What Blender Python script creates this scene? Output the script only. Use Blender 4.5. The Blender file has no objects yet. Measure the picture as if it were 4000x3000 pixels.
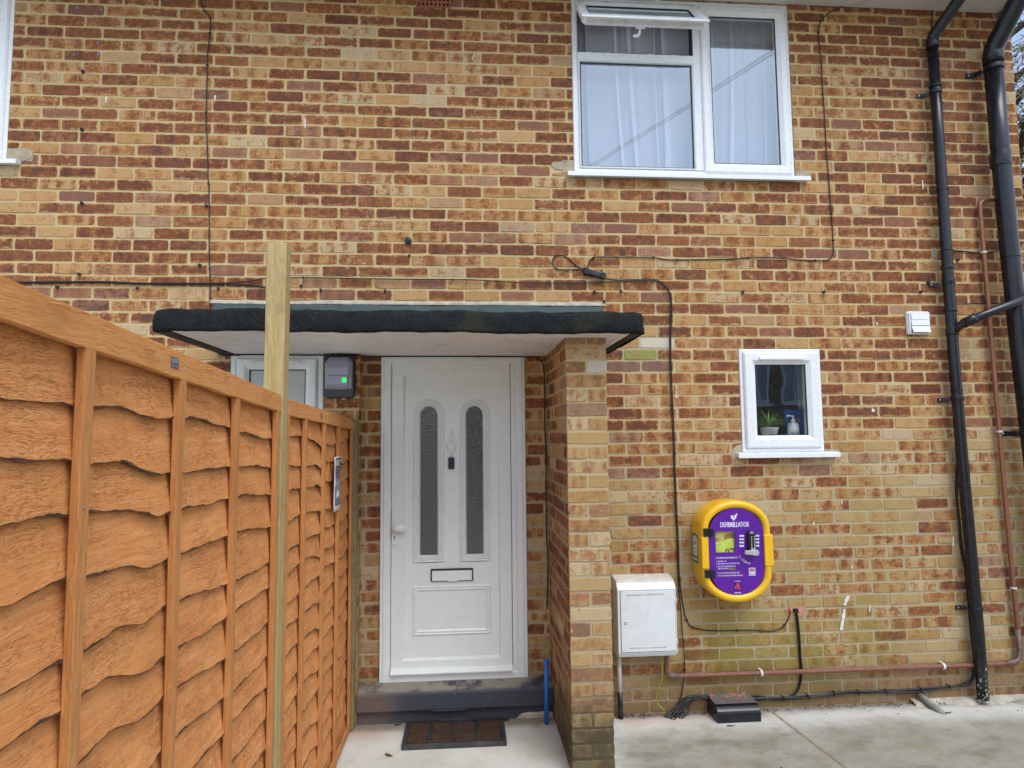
import bpy, bmesh, math, random
from mathutils import Vector, Matrix
R = math.radians
PI = math.pi
scene = bpy.context.scene
COL = scene.collection

# ---------------------------------------------------------------- camera, sky, sun, exposure
def look(yaw, pitch, roll):
    cy, sy, cp, sp, cr, sr = math.cos(yaw), math.sin(yaw), math.cos(pitch), math.sin(pitch), math.cos(roll), math.sin(roll)
    f = Vector((sy*cp, cy*cp, sp)); r = Vector((cy, -sy, 0)); u = r.cross(f)
    r2 = cr*r + sr*u; u2 = -sr*r + cr*u
    m = Matrix((r2, u2, -f)).transposed()
    return m.to_4x4()
cam_d = bpy.data.cameras.new('camera')
cam_d.sensor_width = 36.0
cam_d.lens = 2490.35/4000*36
cam_d.clip_start = 0.02
cam_d.clip_end = 400
cam = bpy.data.objects.new('camera', cam_d)
COL.objects.link(cam)
CAM = Vector((2.691, -3.979, 1.711))
cam.matrix_world = Matrix.Translation(CAM) @ look(0.07627, 0.08018, -0.00965)
scene.camera = cam

SUN_EL, SUN_AZ = R(57), R(26)          # azimuth measured from -Y (behind the camera) towards +X
world = bpy.data.worlds.new('World'); scene.world = world
world.use_nodes = True
wn = world.node_tree; wn.nodes.clear()
sky = wn.nodes.new('ShaderNodeTexSky'); sky.sky_type = 'NISHITA'; sky.sun_disc = False
sky.sun_elevation = SUN_EL; sky.sun_rotation = PI - SUN_AZ
sky.air_density = 1.0; sky.dust_density = 2.0; sky.ozone_density = 1.0
hs = wn.nodes.new('ShaderNodeHueSaturation'); hs.inputs['Saturation'].default_value = 0.85
bg = wn.nodes.new('ShaderNodeBackground'); bg.inputs['Strength'].default_value = 0.15
wo = wn.nodes.new('ShaderNodeOutputWorld')
wn.links.new(sky.outputs[0], hs.inputs['Color']); wn.links.new(hs.outputs[0], bg.inputs['Color']); wn.links.new(bg.outputs[0], wo.inputs[0])
sd = bpy.data.lights.new('sun', 'SUN'); sd.energy = 0.8; sd.angle = R(34); sd.color = (.84, .95, .98)
sun = bpy.data.objects.new('sun', sd); COL.objects.link(sun)
sdir = Vector((math.sin(SUN_AZ)*math.cos(SUN_EL), -math.cos(SUN_AZ)*math.cos(SUN_EL), math.sin(SUN_EL)))
sun.rotation_euler = (-sdir).to_track_quat('-Z', 'Y').to_euler(); sun.location = (6, -12, 12)
scene.view_settings.view_transform = 'Standard'; scene.view_settings.look = 'None'
scene.view_settings.gamma = 1; scene.view_settings.exposure = 0.86
scene.cycles.max_bounces = 10; scene.cycles.transparent_max_bounces = 16

# ---------------------------------------------------------------- object helpers
def tag(o, label=None, cat=None, group=None, kind=None):
    if label: o['label'] = label
    if cat: o['category'] = cat
    if group: o['group'] = group
    if kind: o['kind'] = kind
    return o
def empty(name, loc, label, cat, group=None):
    o = bpy.data.objects.new(name, None); COL.objects.link(o); o.location = loc; o.empty_display_size = .05
    return tag(o, label, cat, group)
def root_of(o):
    while o.parent: o = o.parent
    return o
class MB:
    def __init__(s): s.v = []; s.f = []; s.sm = []; s.mi = []; s.a = None
    def add(s, vs, fs, smooth=False, mi=0, M=None):
        n = len(s.v)
        s.v += [tuple(M @ Vector(p)) if M else tuple(p) for p in vs]
        for f in fs: s.f.append([i+n for i in f]); s.sm.append(smooth); s.mi.append(mi)
        return s
    def box(s, x0, x1, y0, y1, z0, z1, M=None, mi=0):
        vs = [(x, y, z) for x in (x0, x1) for y in (y0, y1) for z in (z0, z1)]
        return s.add(vs, [(0,1,3,2),(4,6,7,5),(0,4,5,1),(2,3,7,6),(0,2,6,4),(1,5,7,3)], mi=mi, M=M)
    def ring(s, path, prof, M=None, cap=None, mi=0, smooth=False):
        """sweep profile [(inset, y)] round a closed CCW (seen from -Y) path of (x, z)"""
        n = len(path); vs = []
        offs = []
        for i in range(n):
            a, b, c = path[i-1], path[i], path[(i+1) % n]
            d1 = Vector((b[0]-a[0], b[1]-a[1])).normalized(); d2 = Vector((c[0]-b[0], c[1]-b[1])).normalized()
            n1 = Vector((-d1.y, d1.x)); n2 = Vector((-d2.y, d2.x)); m = n1+n2
            m = m/ max(.2, m.dot(n1)) if m.length > 1e-6 else n1
            offs.append(m)
        for ins, y in prof:
            for i in range(n): vs.append((path[i][0]+offs[i].x*ins, y, path[i][1]+offs[i].y*ins))
        fs = []
        for k in range(len(prof)-1):
            for i in range(n):
                j = (i+1) % n; fs.append((k*n+i, k*n+j, (k+1)*n+j, (k+1)*n+i))
        if cap in ('last', 'both'): fs.append([(len(prof)-1)*n+i for i in range(n)])
        if cap in ('first', 'both'): fs.append([i for i in reversed(range(n))])
        return s.add(vs, fs, smooth, mi, M)
    def tube(s, pts, r, seg=8, cap=True, M=None, mi=0, smooth=True):
        pts = [Vector(p) for p in pts]; n = len(pts); vs = []; rr = r if isinstance(r, (list, tuple)) else [r]*n
        up = None
        for i, p in enumerate(pts):
            d = (pts[min(i+1, n-1)]-pts[max(i-1, 0)])
            d = d.normalized() if d.length > 1e-9 else Vector((0, 0, 1))
            if up is None: up = Vector((0, 1, 0)) if abs(d.y) < .9 else Vector((1, 0, 0))
            x = d.cross(up).normalized(); y = x.cross(d).normalized(); up = y
            for k in range(seg):
                a = 2*PI*k/seg; vs.append(p + (x*math.cos(a)+y*math.sin(a))*rr[i])
        fs = [(i*seg+k, i*seg+(k+1) % seg, (i+1)*seg+(k+1) % seg, (i+1)*seg+k) for i in range(n-1) for k in range(seg)]
        s.add(vs, fs, smooth, mi, M)
        if cap:
            m = len(s.v)-len(vs)
            s.f.append([m+k for k in reversed(range(seg))]); s.sm.append(False); s.mi.append(mi)
            s.f.append([m+(n-1)*seg+k for k in range(seg)]); s.sm.append(False); s.mi.append(mi)
        return s
    def lathe(s, prof, c, axis='Z', seg=20, M=None, mi=0):
        vs = []
        for r, h in prof:
            for k in range(seg):
                a = 2*PI*k/seg; p = (r*math.cos(a), r*math.sin(a), h)
                if axis == 'Y': p = (p[0], h, p[1])
                if axis == 'X': p = (h, p[0], p[1])
                vs.append((c[0]+p[0], c[1]+p[1], c[2]+p[2]))
        n = len(prof)
        fs = [(i*seg+k, i*seg+(k+1) % seg, (i+1)*seg+(k+1) % seg, (i+1)*seg+k) for i in range(n-1) for k in range(seg)]
        fs += [[k for k in reversed(range(seg))], [(n-1)*seg+k for k in range(seg)]]
        return s.add(vs, fs, True, mi, M)
    def prism(s, poly, a0, a1, axis='X', M=None, mi=0):
        """poly of 2-D points; axis X: (y,z), axis Y: (x,z), axis Z: (x,y)"""
        n = len(poly); vs = []
        for a in (a0, a1):
            for p, q in poly: vs.append({'X': (a, p, q), 'Y': (p, a, q), 'Z': (p, q, a)}[axis])
        fs = [(i, (i+1) % n, n+(i+1) % n, n+i) for i in range(n)] + [[i for i in reversed(range(n))], [n+i for i in range(n)]]
        return s.add(vs, fs, False, mi, M)
    def build(s, name, mat, parent=None, loc=None, bevel=0, seg=2, fix=True):
        org = Vector(loc) if loc is not None else (root_of(parent).location.copy() if parent else Vector((0, 0, 0)))
        me = bpy.data.meshes.new(name)
        me.from_pydata([(p[0]-org.x, p[1]-org.y, p[2]-org.z) for p in s.v], [], s.f)
        for m in (mat if isinstance(mat, (list, tuple)) else [mat]): me.materials.append(m)
        me.polygons.foreach_set('use_smooth', s.sm); me.polygons.foreach_set('material_index', s.mi)
        if fix:
            b = bmesh.new(); b.from_mesh(me); bmesh.ops.recalc_face_normals(b, faces=b.faces); b.to_mesh(me); b.free()
        if s.a:
            for nm, data in s.a.items():
                at = me.attributes.new(nm, 'FLOAT_VECTOR', 'POINT'); at.data.foreach_set('vector', [c for t in data for c in t])
        me.update()
        o = bpy.data.objects.new(name, me); COL.objects.link(o)
        if parent: o.parent = parent
        else: o.location = org
        if bevel:
            bm = o.modifiers.new('bevel', 'BEVEL'); bm.width = bevel; bm.segments = seg; bm.limit_method = 'ANGLE'; bm.angle_limit = R(35)
        return o
def rect(x0, x1, z0, z1): return [(x0, z0), (x1, z0), (x1, z1), (x0, z1)]
def rrect(x0, x1, z0, z1, r, k=5):
    out = []
    for cx, cz, a0 in ((x1-r, z0+r, -90), (x1-r, z1-r, 0), (x0+r, z1-r, 90), (x0+r, z0+r, 180)):
        for i in range(k+1):
            a = R(a0+90*i/k); out.append((cx+r*math.cos(a), cz+r*math.sin(a)))
    return out
def oval(cx, cz, a, b, straight, k=14):
    out = []
    for sgn, a0 in ((1, 0), (-1, 180)):
        for i in range(k+1):
            t = R(a0+180*i/k); out.append((cx+a*math.cos(t), cz+sgn*straight+(b-straight)*math.sin(t)))
    return out
def arch(x0, x1, z0, ztop, k=14):
    r = (x1-x0)/2; c = (x0+x1)/2; zs = ztop-r
    return [(x0, z0), (x1, z0)] + [(c+r*math.cos(PI*i/k), zs+r*math.sin(PI*i/k)) for i in range(k+1)]
def smooth_line(pts, n=6):
    pts = [Vector(p) for p in pts]; out = []
    for i in range(len(pts)-1):
        p0, p1, p2, p3 = pts[max(i-1, 0)], pts[i], pts[i+1], pts[min(i+2, len(pts)-1)]
        for k in range(n):
            t = k/n
            out.append(.5*((2*p1)+(p2-p0)*t+(2*p0-5*p1+4*p2-p3)*t*t+(-p0+3*p1-3*p2+p3)*t**3))
    return out+[pts[-1]]
def text_into(mb, s, x, z, size, y, width=None, align='LEFT', bold=0, mi=0, M=None, fat=0):
    """flat raised lettering facing -Y; x,z is the baseline start; size is the cap height"""
    cu = bpy.data.curves.new('t', 'FONT'); cu.body = s; cu.size = 1; cu.offset = bold; cu.resolution_u = 2; cu.fill_mode = 'FRONT'
    o = bpy.data.objects.new('t', cu); COL.objects.link(o); bpy.context.view_layer.update()
    me = bpy.data.meshes.new_from_object(o.evaluated_get(bpy.context.evaluated_depsgraph_get()))
    bpy.data.objects.remove(o); bpy.data.curves.remove(cu)
    if not len(me.vertices): return
    xs = [v.co.x for v in me.vertices]; w = max(xs)-min(xs); sx = size/.70
    if width: sx = width/w
    x0 = min(xs)*sx
    if align == 'CENTER': x -= w*sx/2
    for k, dx in enumerate((-fat, 0, fat) if fat else (0,)):
        mb.add([(x+v.co.x*sx-x0+dx, y-.00006*k, z+v.co.y*size/.70) for v in me.vertices], [list(p.vertices) for p in me.polygons], mi=mi, M=M)
    bpy.data.meshes.remove(me)

# ---------------------------------------------------------------- material helpers
class NT:
    def __init__(s, name):
        s.m = bpy.data.materials.new(name); s.m.use_nodes = True; s.t = s.m.node_tree; s.t.nodes.clear()
        s.out = s.t.nodes.new('ShaderNodeOutputMaterial')
    def n(s, typ, **kw):
        n = s.t.nodes.new('ShaderNode'+typ)
        for k, v in kw.items(): setattr(n, k, v)
        return n
    def put(s, sock, v):
        if hasattr(v, 'is_output') or hasattr(v, 'links'): s.t.links.new(v, sock)
        elif isinstance(v, (tuple, list)) and len(v) == 3 and sock.type == 'RGBA': sock.default_value = (*v, 1)
        else: sock.default_value = v
    def math(s, op, a, b=0, c=0, clamp=False):
        n = s.n('Math', operation=op); n.use_clamp = clamp
        s.put(n.inputs[0], a); s.put(n.inputs[1], b); s.put(n.inputs[2], c); return n.outputs[0]
    def add(s, a, b): return s.math('ADD', a, b)
    def mul(s, a, b): return s.math('MULTIPLY', a, b)
    def sub(s, a, b): return s.math('SUBTRACT', a, b)
    def sstep(s, v, lo, hi, t0=0, t1=1):
        n = s.n('MapRange', interpolation_type='SMOOTHSTEP')
        s.put(n.inputs['Value'], v); s.put(n.inputs['From Min'], lo); s.put(n.inputs['From Max'], hi)
        s.put(n.inputs['To Min'], t0); s.put(n.inputs['To Max'], t1); return n.outputs[0]
    def mix(s, f, a, b, typ='MIX'):
        n = s.n('Mix', data_type='RGBA', blend_type=typ); s.put(n.inputs[0], f); s.put(n.inputs[6], a); s.put(n.inputs[7], b); return n.outputs[2]
    def pos(s): return s.n('NewGeometry').outputs['Position']
    def obj(s): return s.n('TexCoord').outputs['Object']
    def xyz(s, v):
        n = s.n('SeparateXYZ'); s.put(n.inputs[0], v); return n.outputs
    def comb(s, x, y, z):
        n = s.n('CombineXYZ'); s.put(n.inputs[0], x); s.put(n.inputs[1], y); s.put(n.inputs[2], z); return n.outputs[0]
    def scale(s, v, sc):
        n = s.n('Mapping'); s.put(n.inputs['Vector'], v); n.inputs['Scale'].default_value = sc; return n.outputs[0]
    def noise(s, v, scale, detail=3, rough=.55, dist=0, color=False):
        n = s.n('TexNoise'); s.put(n.inputs['Vector'], v); n.inputs['Scale'].default_value = scale
        n.inputs['Detail'].default_value = detail; n.inputs['Roughness'].default_value = rough; n.inputs['Distortion'].default_value = dist
        return n.outputs[1 if color else 0]
    def bump(s, h, strength=.3, dist=.002, normal=None):
        n = s.n('Bump'); n.inputs['Strength'].default_value = strength; n.inputs['Distance'].default_value = dist; s.put(n.inputs['Height'], h)
        if normal is not None: s.put(n.inputs['Normal'], normal)
        return n.outputs[0]
    def attr(s, name): return s.n('Attribute', attribute_name=name).outputs['Vector']
    def bsdf(s, col, rough=.5, metal=0, normal=None, spec=None, coat=None, emis=None, estr=0):
        p = s.n('BsdfPrincipled'); s.put(p.inputs['Base Color'], col); s.put(p.inputs['Roughness'], rough); s.put(p.inputs['Metallic'], metal)
        if normal is not None: s.put(p.inputs['Normal'], normal)
        if spec is not None: p.inputs['Specular IOR Level'].default_value = spec
        if coat: p.inputs['Coat Weight'].default_value = coat
        if emis: s.put(p.inputs['Emission Color'], emis); p.inputs['Emission Strength'].default_value = estr
        s.t.links.new(p.outputs[0], s.out.inputs[0]); return p
def plain(name, col, rough=.45, metal=0, var=.12, vscale=18, bump=0, bscale=250, dirt=None, dirtamt=.3, spec=None, coat=None):
    t = NT(name); p = t.pos()
    nz = t.noise(p, vscale, 4)
    c = t.mix(t.sstep(nz, .3, .7), tuple(x*(1-var) for x in col), tuple(min(1, x*(1+var)) for x in col))
    if dirt: c = t.mix(t.mul(t.sstep(t.noise(p, 7, 6, .65), .48, .72), dirtamt), c, dirt)
    nrm = t.bump(t.noise(p, bscale, 3), bump, .002) if bump else None
    t.bsdf(c, t.add(rough, t.mul(t.sub(t.noise(p, 40, 3), .5), .15)), metal, nrm, spec, coat); return t.m

# ---------------------------------------------------------------- materials
def brick_material():
    t = NT('brick')
    A, B, C = t.xyz(t.attr('ba')), t.xyz(t.attr('bb')), t.xyz(t.attr('bc'))
    du, dz, seed = A[0], A[1], A[2]; hx, hz, red = B[0], B[1], B[2]; band, edge, tint = C[0], C[1], C[2]
    v = t.comb(du, dz, t.mul(seed, 37.0))
    nA = t.noise(t.scale(v, (26, 40, 1)), 1.0, 5, .68)
    nB = t.noise(t.scale(v, (95, 22, 1)), 1.0, 3, .6)
    nC = t.noise(t.scale(v, (120, 150, 1)), 1.0, 5, .8)
    ed = t.math('MINIMUM', t.sub(hx, t.math('ABSOLUTE', du)), t.sub(hz, t.math('ABSOLUTE', dz)))
    em = t.sstep(t.add(ed, t.mul(t.sub(nA, .5), .030)), .001, .013)
    ph = t.mul(t.math('FRACT', t.mul(seed, 7.31)), 6.28)
    fq = t.add(4.2, t.mul(t.math('FRACT', t.mul(seed, 3.77)), 4.4))
    bv = t.math('COSINE', t.add(t.mul(t.math('DIVIDE', du, hx), fq), t.add(ph, t.mul(t.sub(nA, .5), 1.4))))
    m = t.add(red, t.add(t.mul(t.sub(nA, .5), 2.1), t.mul(t.sub(nB, .5), 1.5)))
    m = t.add(m, t.mul(band, bv))
    m = t.sub(m, t.mul(edge, t.sub(1, em)))
    m = t.add(m, t.mul(t.sub(nC, .5), 1.6))
    f1 = t.math('FRACT', t.mul(seed, 13.7)); f2 = t.math('FRACT', t.mul(seed, 29.3))
    pz = t.xyz(t.pos())
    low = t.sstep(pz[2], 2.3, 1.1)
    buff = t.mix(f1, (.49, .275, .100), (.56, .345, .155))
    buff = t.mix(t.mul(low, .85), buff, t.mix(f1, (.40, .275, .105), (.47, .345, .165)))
    buff = t.mix(t.mul(t.sstep(f2, .80, .86), .8), buff, (.56, .43, .26))
    orange = t.mix(f1, (.38, .152, .046), (.42, .198, .078))
    reds = t.mix(f2, (.205, .062, .025), (.285, .102, .038))
    dark = t.mix(f1, (.105, .040, .027), (.12, .052, .043))
    c = t.mix(t.sstep(m, -.08, .42), buff, orange)
    c = t.mix(t.sstep(m, .32, .72), c, reds)
    c = t.mix(t.sstep(m, .80, 1.25), c, dark)
    sh = t.add(.80, t.add(t.mul(nA, .30), t.mul(nB, .22)))
    c = t.mix(1, c, t.comb(sh, sh, t.mul(sh, sh)), 'MULTIPLY')
    st_ = t.noise(t.scale(v, (55, 9, 1)), 1.0, 3, .6)
    c = t.mix(t.mul(t.sstep(st_, .56, .70), .30), c, (.27, .13, .055))
    # rosy and purplish over-burnt bricks
    c = t.mix(t.mul(t.sstep(tint, .945, .96), .42), c, t.mix(nA, (.30, .13, .095), (.42, .23, .17)))
    c = t.mix(t.mul(t.sstep(t.add(tint, t.mul(t.sub(nA, .5), .3)), .12, .03), .55), c, (.30, .185, .165))
    # pale scum and small pits
    c = t.mix(t.mul(t.sstep(nC, .56, .74), .42), c, (.58, .42, .25))
    c = t.mix(t.mul(t.sstep(nC, .44, .27), .6), c, (.10, .05, .028))
    # algae low on the wall, grime at the ground
    p = t.pos()
    nz = t.noise(p, 3.0, 5, .6); nz2 = t.noise(p, 11, 4, .6)
    alg = t.mul(t.sstep(pz[1], -.12, -.06), t.sstep(t.add(pz[2], t.mul(t.sub(nz, .5), .5)), .86, .30))
    alg = t.mul(alg, t.mul(t.sstep(pz[0], 3.4, 3.6), t.sstep(t.noise(p, 1.9, 5, .65), .34, .58)))
    alg = t.mul(alg, t.sstep(t.add(pz[0], t.mul(t.sub(nz, .5), 1.2)), 5.9, 4.9))
    c = t.mix(t.mul(alg, .70), c, t.mix(nz2, (.20, .175, .028), (.31, .25, .055)))
    c = t.mix(t.mul(t.sstep(t.add(pz[2], t.mul(t.sub(nz2, .5), .18)), .30, .10), .62), c, t.mix(nz2, (.13, .075, .04), (.24, .14, .085)))
    pf = t.sstep(pz[1], -.655, -.66)
    c = t.mix(t.mul(pf, .22), c, t.mix(f1, (.56, .42, .21), (.60, .48, .30)))
    # weathered, blackened foot of the porch pier
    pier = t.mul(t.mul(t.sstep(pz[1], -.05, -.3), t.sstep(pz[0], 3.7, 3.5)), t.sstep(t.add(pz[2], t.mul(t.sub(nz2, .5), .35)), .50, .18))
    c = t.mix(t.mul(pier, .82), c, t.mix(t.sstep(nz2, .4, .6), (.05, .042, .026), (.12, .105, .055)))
    # moss on the two green bricks and on the pale patch of repaired bricks
    mossy = t.mul(t.sstep(tint, 1.9, 1.95), t.sstep(nA, .38, .58))
    c = t.mix(mossy, c, t.mix(nC, (.16, .19, .02), (.42, .45, .14)))
    c = t.mix(t.sstep(tint, 2.9, 2.95), c, t.mix(nA, (.60, .50, .40), (.72, .64, .55)))
    c = t.mix(1, c, (.87, .885, .84), 'MULTIPLY')
    h = t.add(t.mul(nC, .55), t.add(t.mul(nB, .5), t.mul(nA, .5)))
    t.bsdf(c, t.add(.78, t.mul(nA, .15)), 0, t.bump(h, .75, .0035), .3)
    return t.m
def mortar_material():
    t = NT('mortar'); p = t.pos(); z = t.xyz(p)
    n1 = t.noise(p, 9, 5, .6); n2 = t.noise(p, 160, 4, .65); n3 = t.noise(p, 2.2, 4, .6)
    c = t.mix(n1, (.50, .37, .175), (.60, .47, .255))
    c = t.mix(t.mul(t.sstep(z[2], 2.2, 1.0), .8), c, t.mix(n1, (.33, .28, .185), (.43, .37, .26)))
    c = t.mix(t.mul(t.sstep(n2, .38, .26), .4), c, (.20, .14, .08))
    c = t.mix(t.mul(t.sstep(t.add(z[2], t.mul(t.sub(n1, .5), .3)), .42, .12), .6), c, (.22, .16, .10))
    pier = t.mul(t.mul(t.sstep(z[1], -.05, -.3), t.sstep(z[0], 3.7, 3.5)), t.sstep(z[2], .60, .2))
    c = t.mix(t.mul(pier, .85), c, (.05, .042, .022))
    gx = t.mul(t.sstep(z[0], 3.66, 3.69), t.sstep(z[0], 4.01, 3.99)); gz = t.mul(t.sstep(z[2], 2.09, 2.11), t.sstep(z[2], 2.44, 2.42))
    c = t.mix(t.mul(t.mul(gx, gz), .8), c, (.40, .39, .24))
    t.bsdf(c, .92, 0, t.bump(t.add(n2, t.mul(n1, 1.5)), .55, .004), .2); return t.m
def wood_material(name, a, b, dark, along, stain=0):
    """along: index of the grain axis in world space"""
    t = NT(name); p = t.pos()
    sc = [80, 80, 80]; sc[along] = 2.2
    sc2 = [240, 240, 240]; sc2[along] = 11
    wob = t.n('VectorMath', operation='ADD'); w = t.noise(p, 5, 3, .6, 0, True); ws = t.n('VectorMath', operation='SCALE'); t.put(ws.inputs[0], w); ws.inputs['Scale'].default_value = .05
    t.put(wob.inputs[0], p); t.put(wob.inputs[1], ws.outputs[0]); q = wob.outputs[0]
    g = t.noise(t.scale(q, sc), 1, 4, .6); f = t.noise(t.scale(q, sc2), 1, 3, .7); big = t.noise(p, 4, 4, .6)
    c = t.mix(t.sstep(g, .2, .8), a, b)
    c = t.mix(t.mul(t.sstep(f, .46, .28), .5), c, dark)
    c = t.mix(t.mul(t.sstep(f, .60, .78), .35), c, tuple(min(1, x*1.5) for x in b))
    c = t.mix(t.mul(t.sstep(big, .5, .75), .5), c, tuple(x*.72 for x in a))
    kn = t.n('TexVoronoi'); ks = [6, 6, 6]; ks[along] = 2.6; t.put(kn.inputs['Vector'], t.scale(q, ks)); kn.inputs['Scale'].default_value = 1
    c = t.mix(t.mul(t.sstep(kn.outputs['Distance'], .11, .05), .65), c, dark)
    if stain: c = t.mix(t.mul(t.sstep(t.noise(p, 9, 5, .7), .66, .76), stain), c, (.05, .05, .035))
    t.bsdf(c, .8, 0, t.bump(t.add(t.mul(f, .7), g), .7, .004), .25); return t.m
def glass_material(name, tint, refl, rough=0, bumps=.02, bscale=3):
    t = NT(name); gm = t.n('NewGeometry'); dt = t.n('VectorMath', operation='DOT_PRODUCT'); t.put(dt.inputs[0], gm.outputs['Incoming']); t.put(dt.inputs[1], gm.outputs['Normal'])
    ic = t.sub(1, t.math('ABSOLUTE', dt.outputs['Value'])); ic2 = t.mul(ic, ic); fres = t.add(.04, t.mul(t.mul(t.mul(ic2, ic2), ic), .96))
    nb = t.bump(t.noise(t.pos(), bscale, 2), bumps, .05)
    tr = t.n('BsdfTransparent'); tr.inputs[0].default_value = (*tint, 1)
    gl = t.n('BsdfGlossy'); gl.inputs['Color'].default_value = (.76, .90, 1, 1); gl.inputs['Roughness'].default_value = rough; t.put(gl.inputs['Normal'], nb)
    mx = t.n('MixShader'); t.put(mx.inputs[0], t.math('MULTIPLY', fres, refl, 0, True)); t.put(mx.inputs[1], tr.outputs[0]); t.put(mx.inputs[2], gl.outputs[0])
    t.t.links.new(mx.outputs[0], t.out.inputs[0]); return t.m
def voile_material():
    t = NT('voile'); p = t.pos()
    d = t.n('BsdfDiffuse'); d.inputs[0].default_value = (.90, .90, .97, 1)
    tl = t.n('BsdfTranslucent'); tl.inputs[0].default_value = (.80, .80, .86, 1)
    tr = t.n('BsdfTransparent')
    m1 = t.n('MixShader'); m1.inputs[0].default_value = .3; t.put(m1.inputs[1], d.outputs[0]); t.put(m1.inputs[2], tl.outputs[0])
    m2 = t.n('MixShader'); t.put(m2.inputs[0], t.add(.30, t.mul(t.noise(p, 9, 2), .06))); t.put(m2.inputs[1], m1.outputs[0]); t.put(m2.inputs[2], tr.outputs[0])
    t.t.links.new(m2.outputs[0], t.out.inputs[0]); return t.m
def ground_material():
    t = NT('concrete'); p = t.pos(); z = t.xyz(p); x, y = z[0], z[1]
    n1 = t.noise(p, 1.5, 6, .62); n2 = t.noise(p, 7, 6, .65); n3 = t.noise(p, 190, 4, .75)
    st = t.noise(t.scale(t.comb(t.add(x, t.mul(y, .9)), t.sub(y, t.mul(x, .5)), 0), (3.2, 6, 1)), 1, 6, .7)
    c = t.mix(t.sstep(n1, .3, .7), (.50, .485, .43), (.63, .615, .57))
    c = t.mix(t.mul(t.sstep(n2, .47, .70), .45), c, (.46, .385, .24))
    # stained, walked-on slab to the right of the pier
    rt = t.mul(t.sstep(t.add(x, t.mul(t.sub(n2, .5), .25)), 3.35, 3.7), t.sstep(t.add(y, t.mul(t.sub(n1, .5), .35)), -.12, -.38))
    c = t.mix(t.mul(rt, .80), c, t.mix(t.sstep(st, .25, .75), (.170, .157, .112), (.285, .267, .205)))
    c = t.mix(t.mul(t.mul(rt, t.sstep(n1, .58, .70)), .35), c, (.50, .46, .38))
    c = t.mix(t.mul(t.mul(rt, t.sstep(n2, .50, .66)), .5), c, (.25, .205, .11))
    c = t.mix(t.mul(t.mul(rt, t.sstep(t.noise(t.scale(p, (1, 2.2, 1)), 2.6, 6, .68), .50, .64)), .5), c, (.150, .135, .088))
    # brick dust near the step and the meter box
    for cx, cy, r in ((2.12, -.08, .26), (3.95, -.05, .24), (4.3, -.04, .2), (3.7, -.10, .16)):
        dx, dy = t.sub(x, cx), t.sub(y, cy); dd = t.math('SQRT', t.add(t.mul(dx, dx), t.mul(t.mul(dy, dy), 3)))
        c = t.mix(t.mul(t.sstep(t.add(dd, t.mul(t.sub(n2, .5), .3)), r, .02), .42), c, (.56, .30, .20))
    # grubby band where the wall meets the slab
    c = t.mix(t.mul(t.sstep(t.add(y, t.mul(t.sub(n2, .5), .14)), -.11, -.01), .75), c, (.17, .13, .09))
    # brown earth line of the crack that runs out from the pipe cover
    cl = t.sub(x, t.add(4.571, t.add(t.mul(y, -.085), t.mul(t.sub(n2, .5), .05))))
    cr = t.mul(t.sstep(t.math('ABSOLUTE', cl), .016, .002), t.sstep(y, .0, -.06))
    c = t.mix(t.mul(cr, .75), c, (.20, .13, .06))
    c = t.mix(t.mul(t.sstep(n3, .56, .72), .4), c, (.66, .62, .54)); c = t.mix(t.mul(t.sstep(n3, .42, .26), .5), c, (.16, .14, .10))
    t.bsdf(c, t.add(.62, t.mul(n2, .3)), 0, t.bump(t.add(t.mul(n3, .25), t.add(n2, t.mul(cr, -.6))), .45, .006), .35); return t.m
def felt_material(name, a, b, scale=105):
    t = NT(name); p = t.pos(); n = t.noise(p, scale, 4, .7); g = t.noise(p, 3.5, 5, .65)
    c = t.mix(t.sstep(n, .30, .76), a, b); c = t.mix(t.mul(t.sstep(g, .52, .66), .55), c, (.030, .032, .014)); c = t.mix(t.sstep(n, .70, .74), c, tuple(min(1, 1.7*x) for x in b))
    t.bsdf(c, .75, 0, t.bump(t.add(n, t.mul(t.noise(p, 38, 3), .5)), .5, .003), .18); return t.m
def copper_material():
    t = NT('copper'); p = t.pos(); z = t.xyz(p); n = t.noise(p, 14, 5, .65); n2 = t.noise(p, 90, 4, .7)
    low = t.sstep(t.add(z[2], t.mul(t.sub(n, .5), .3)), 1.3, .3)
    c = t.mix(n, (.27, .105, .055), (.38, .165, .095)); c = t.mix(low, c, t.mix(n, (.17, .058, .034), (.27, .115, .07)))
    c = t.mix(t.mul(low, t.sstep(n2, .58, .70)), c, (.42, .36, .33)); c = t.mix(t.mul(low, t.sstep(n2, .40, .28)), c, (.09, .04, .03))
    t.bsdf(c, t.add(.42, t.mul(low, .25)), t.sub(.45, t.mul(low, .35)), t.bump(n2, .25, .002)); return t.m
M_brick, M_mortar = brick_material(), mortar_material()
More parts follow.
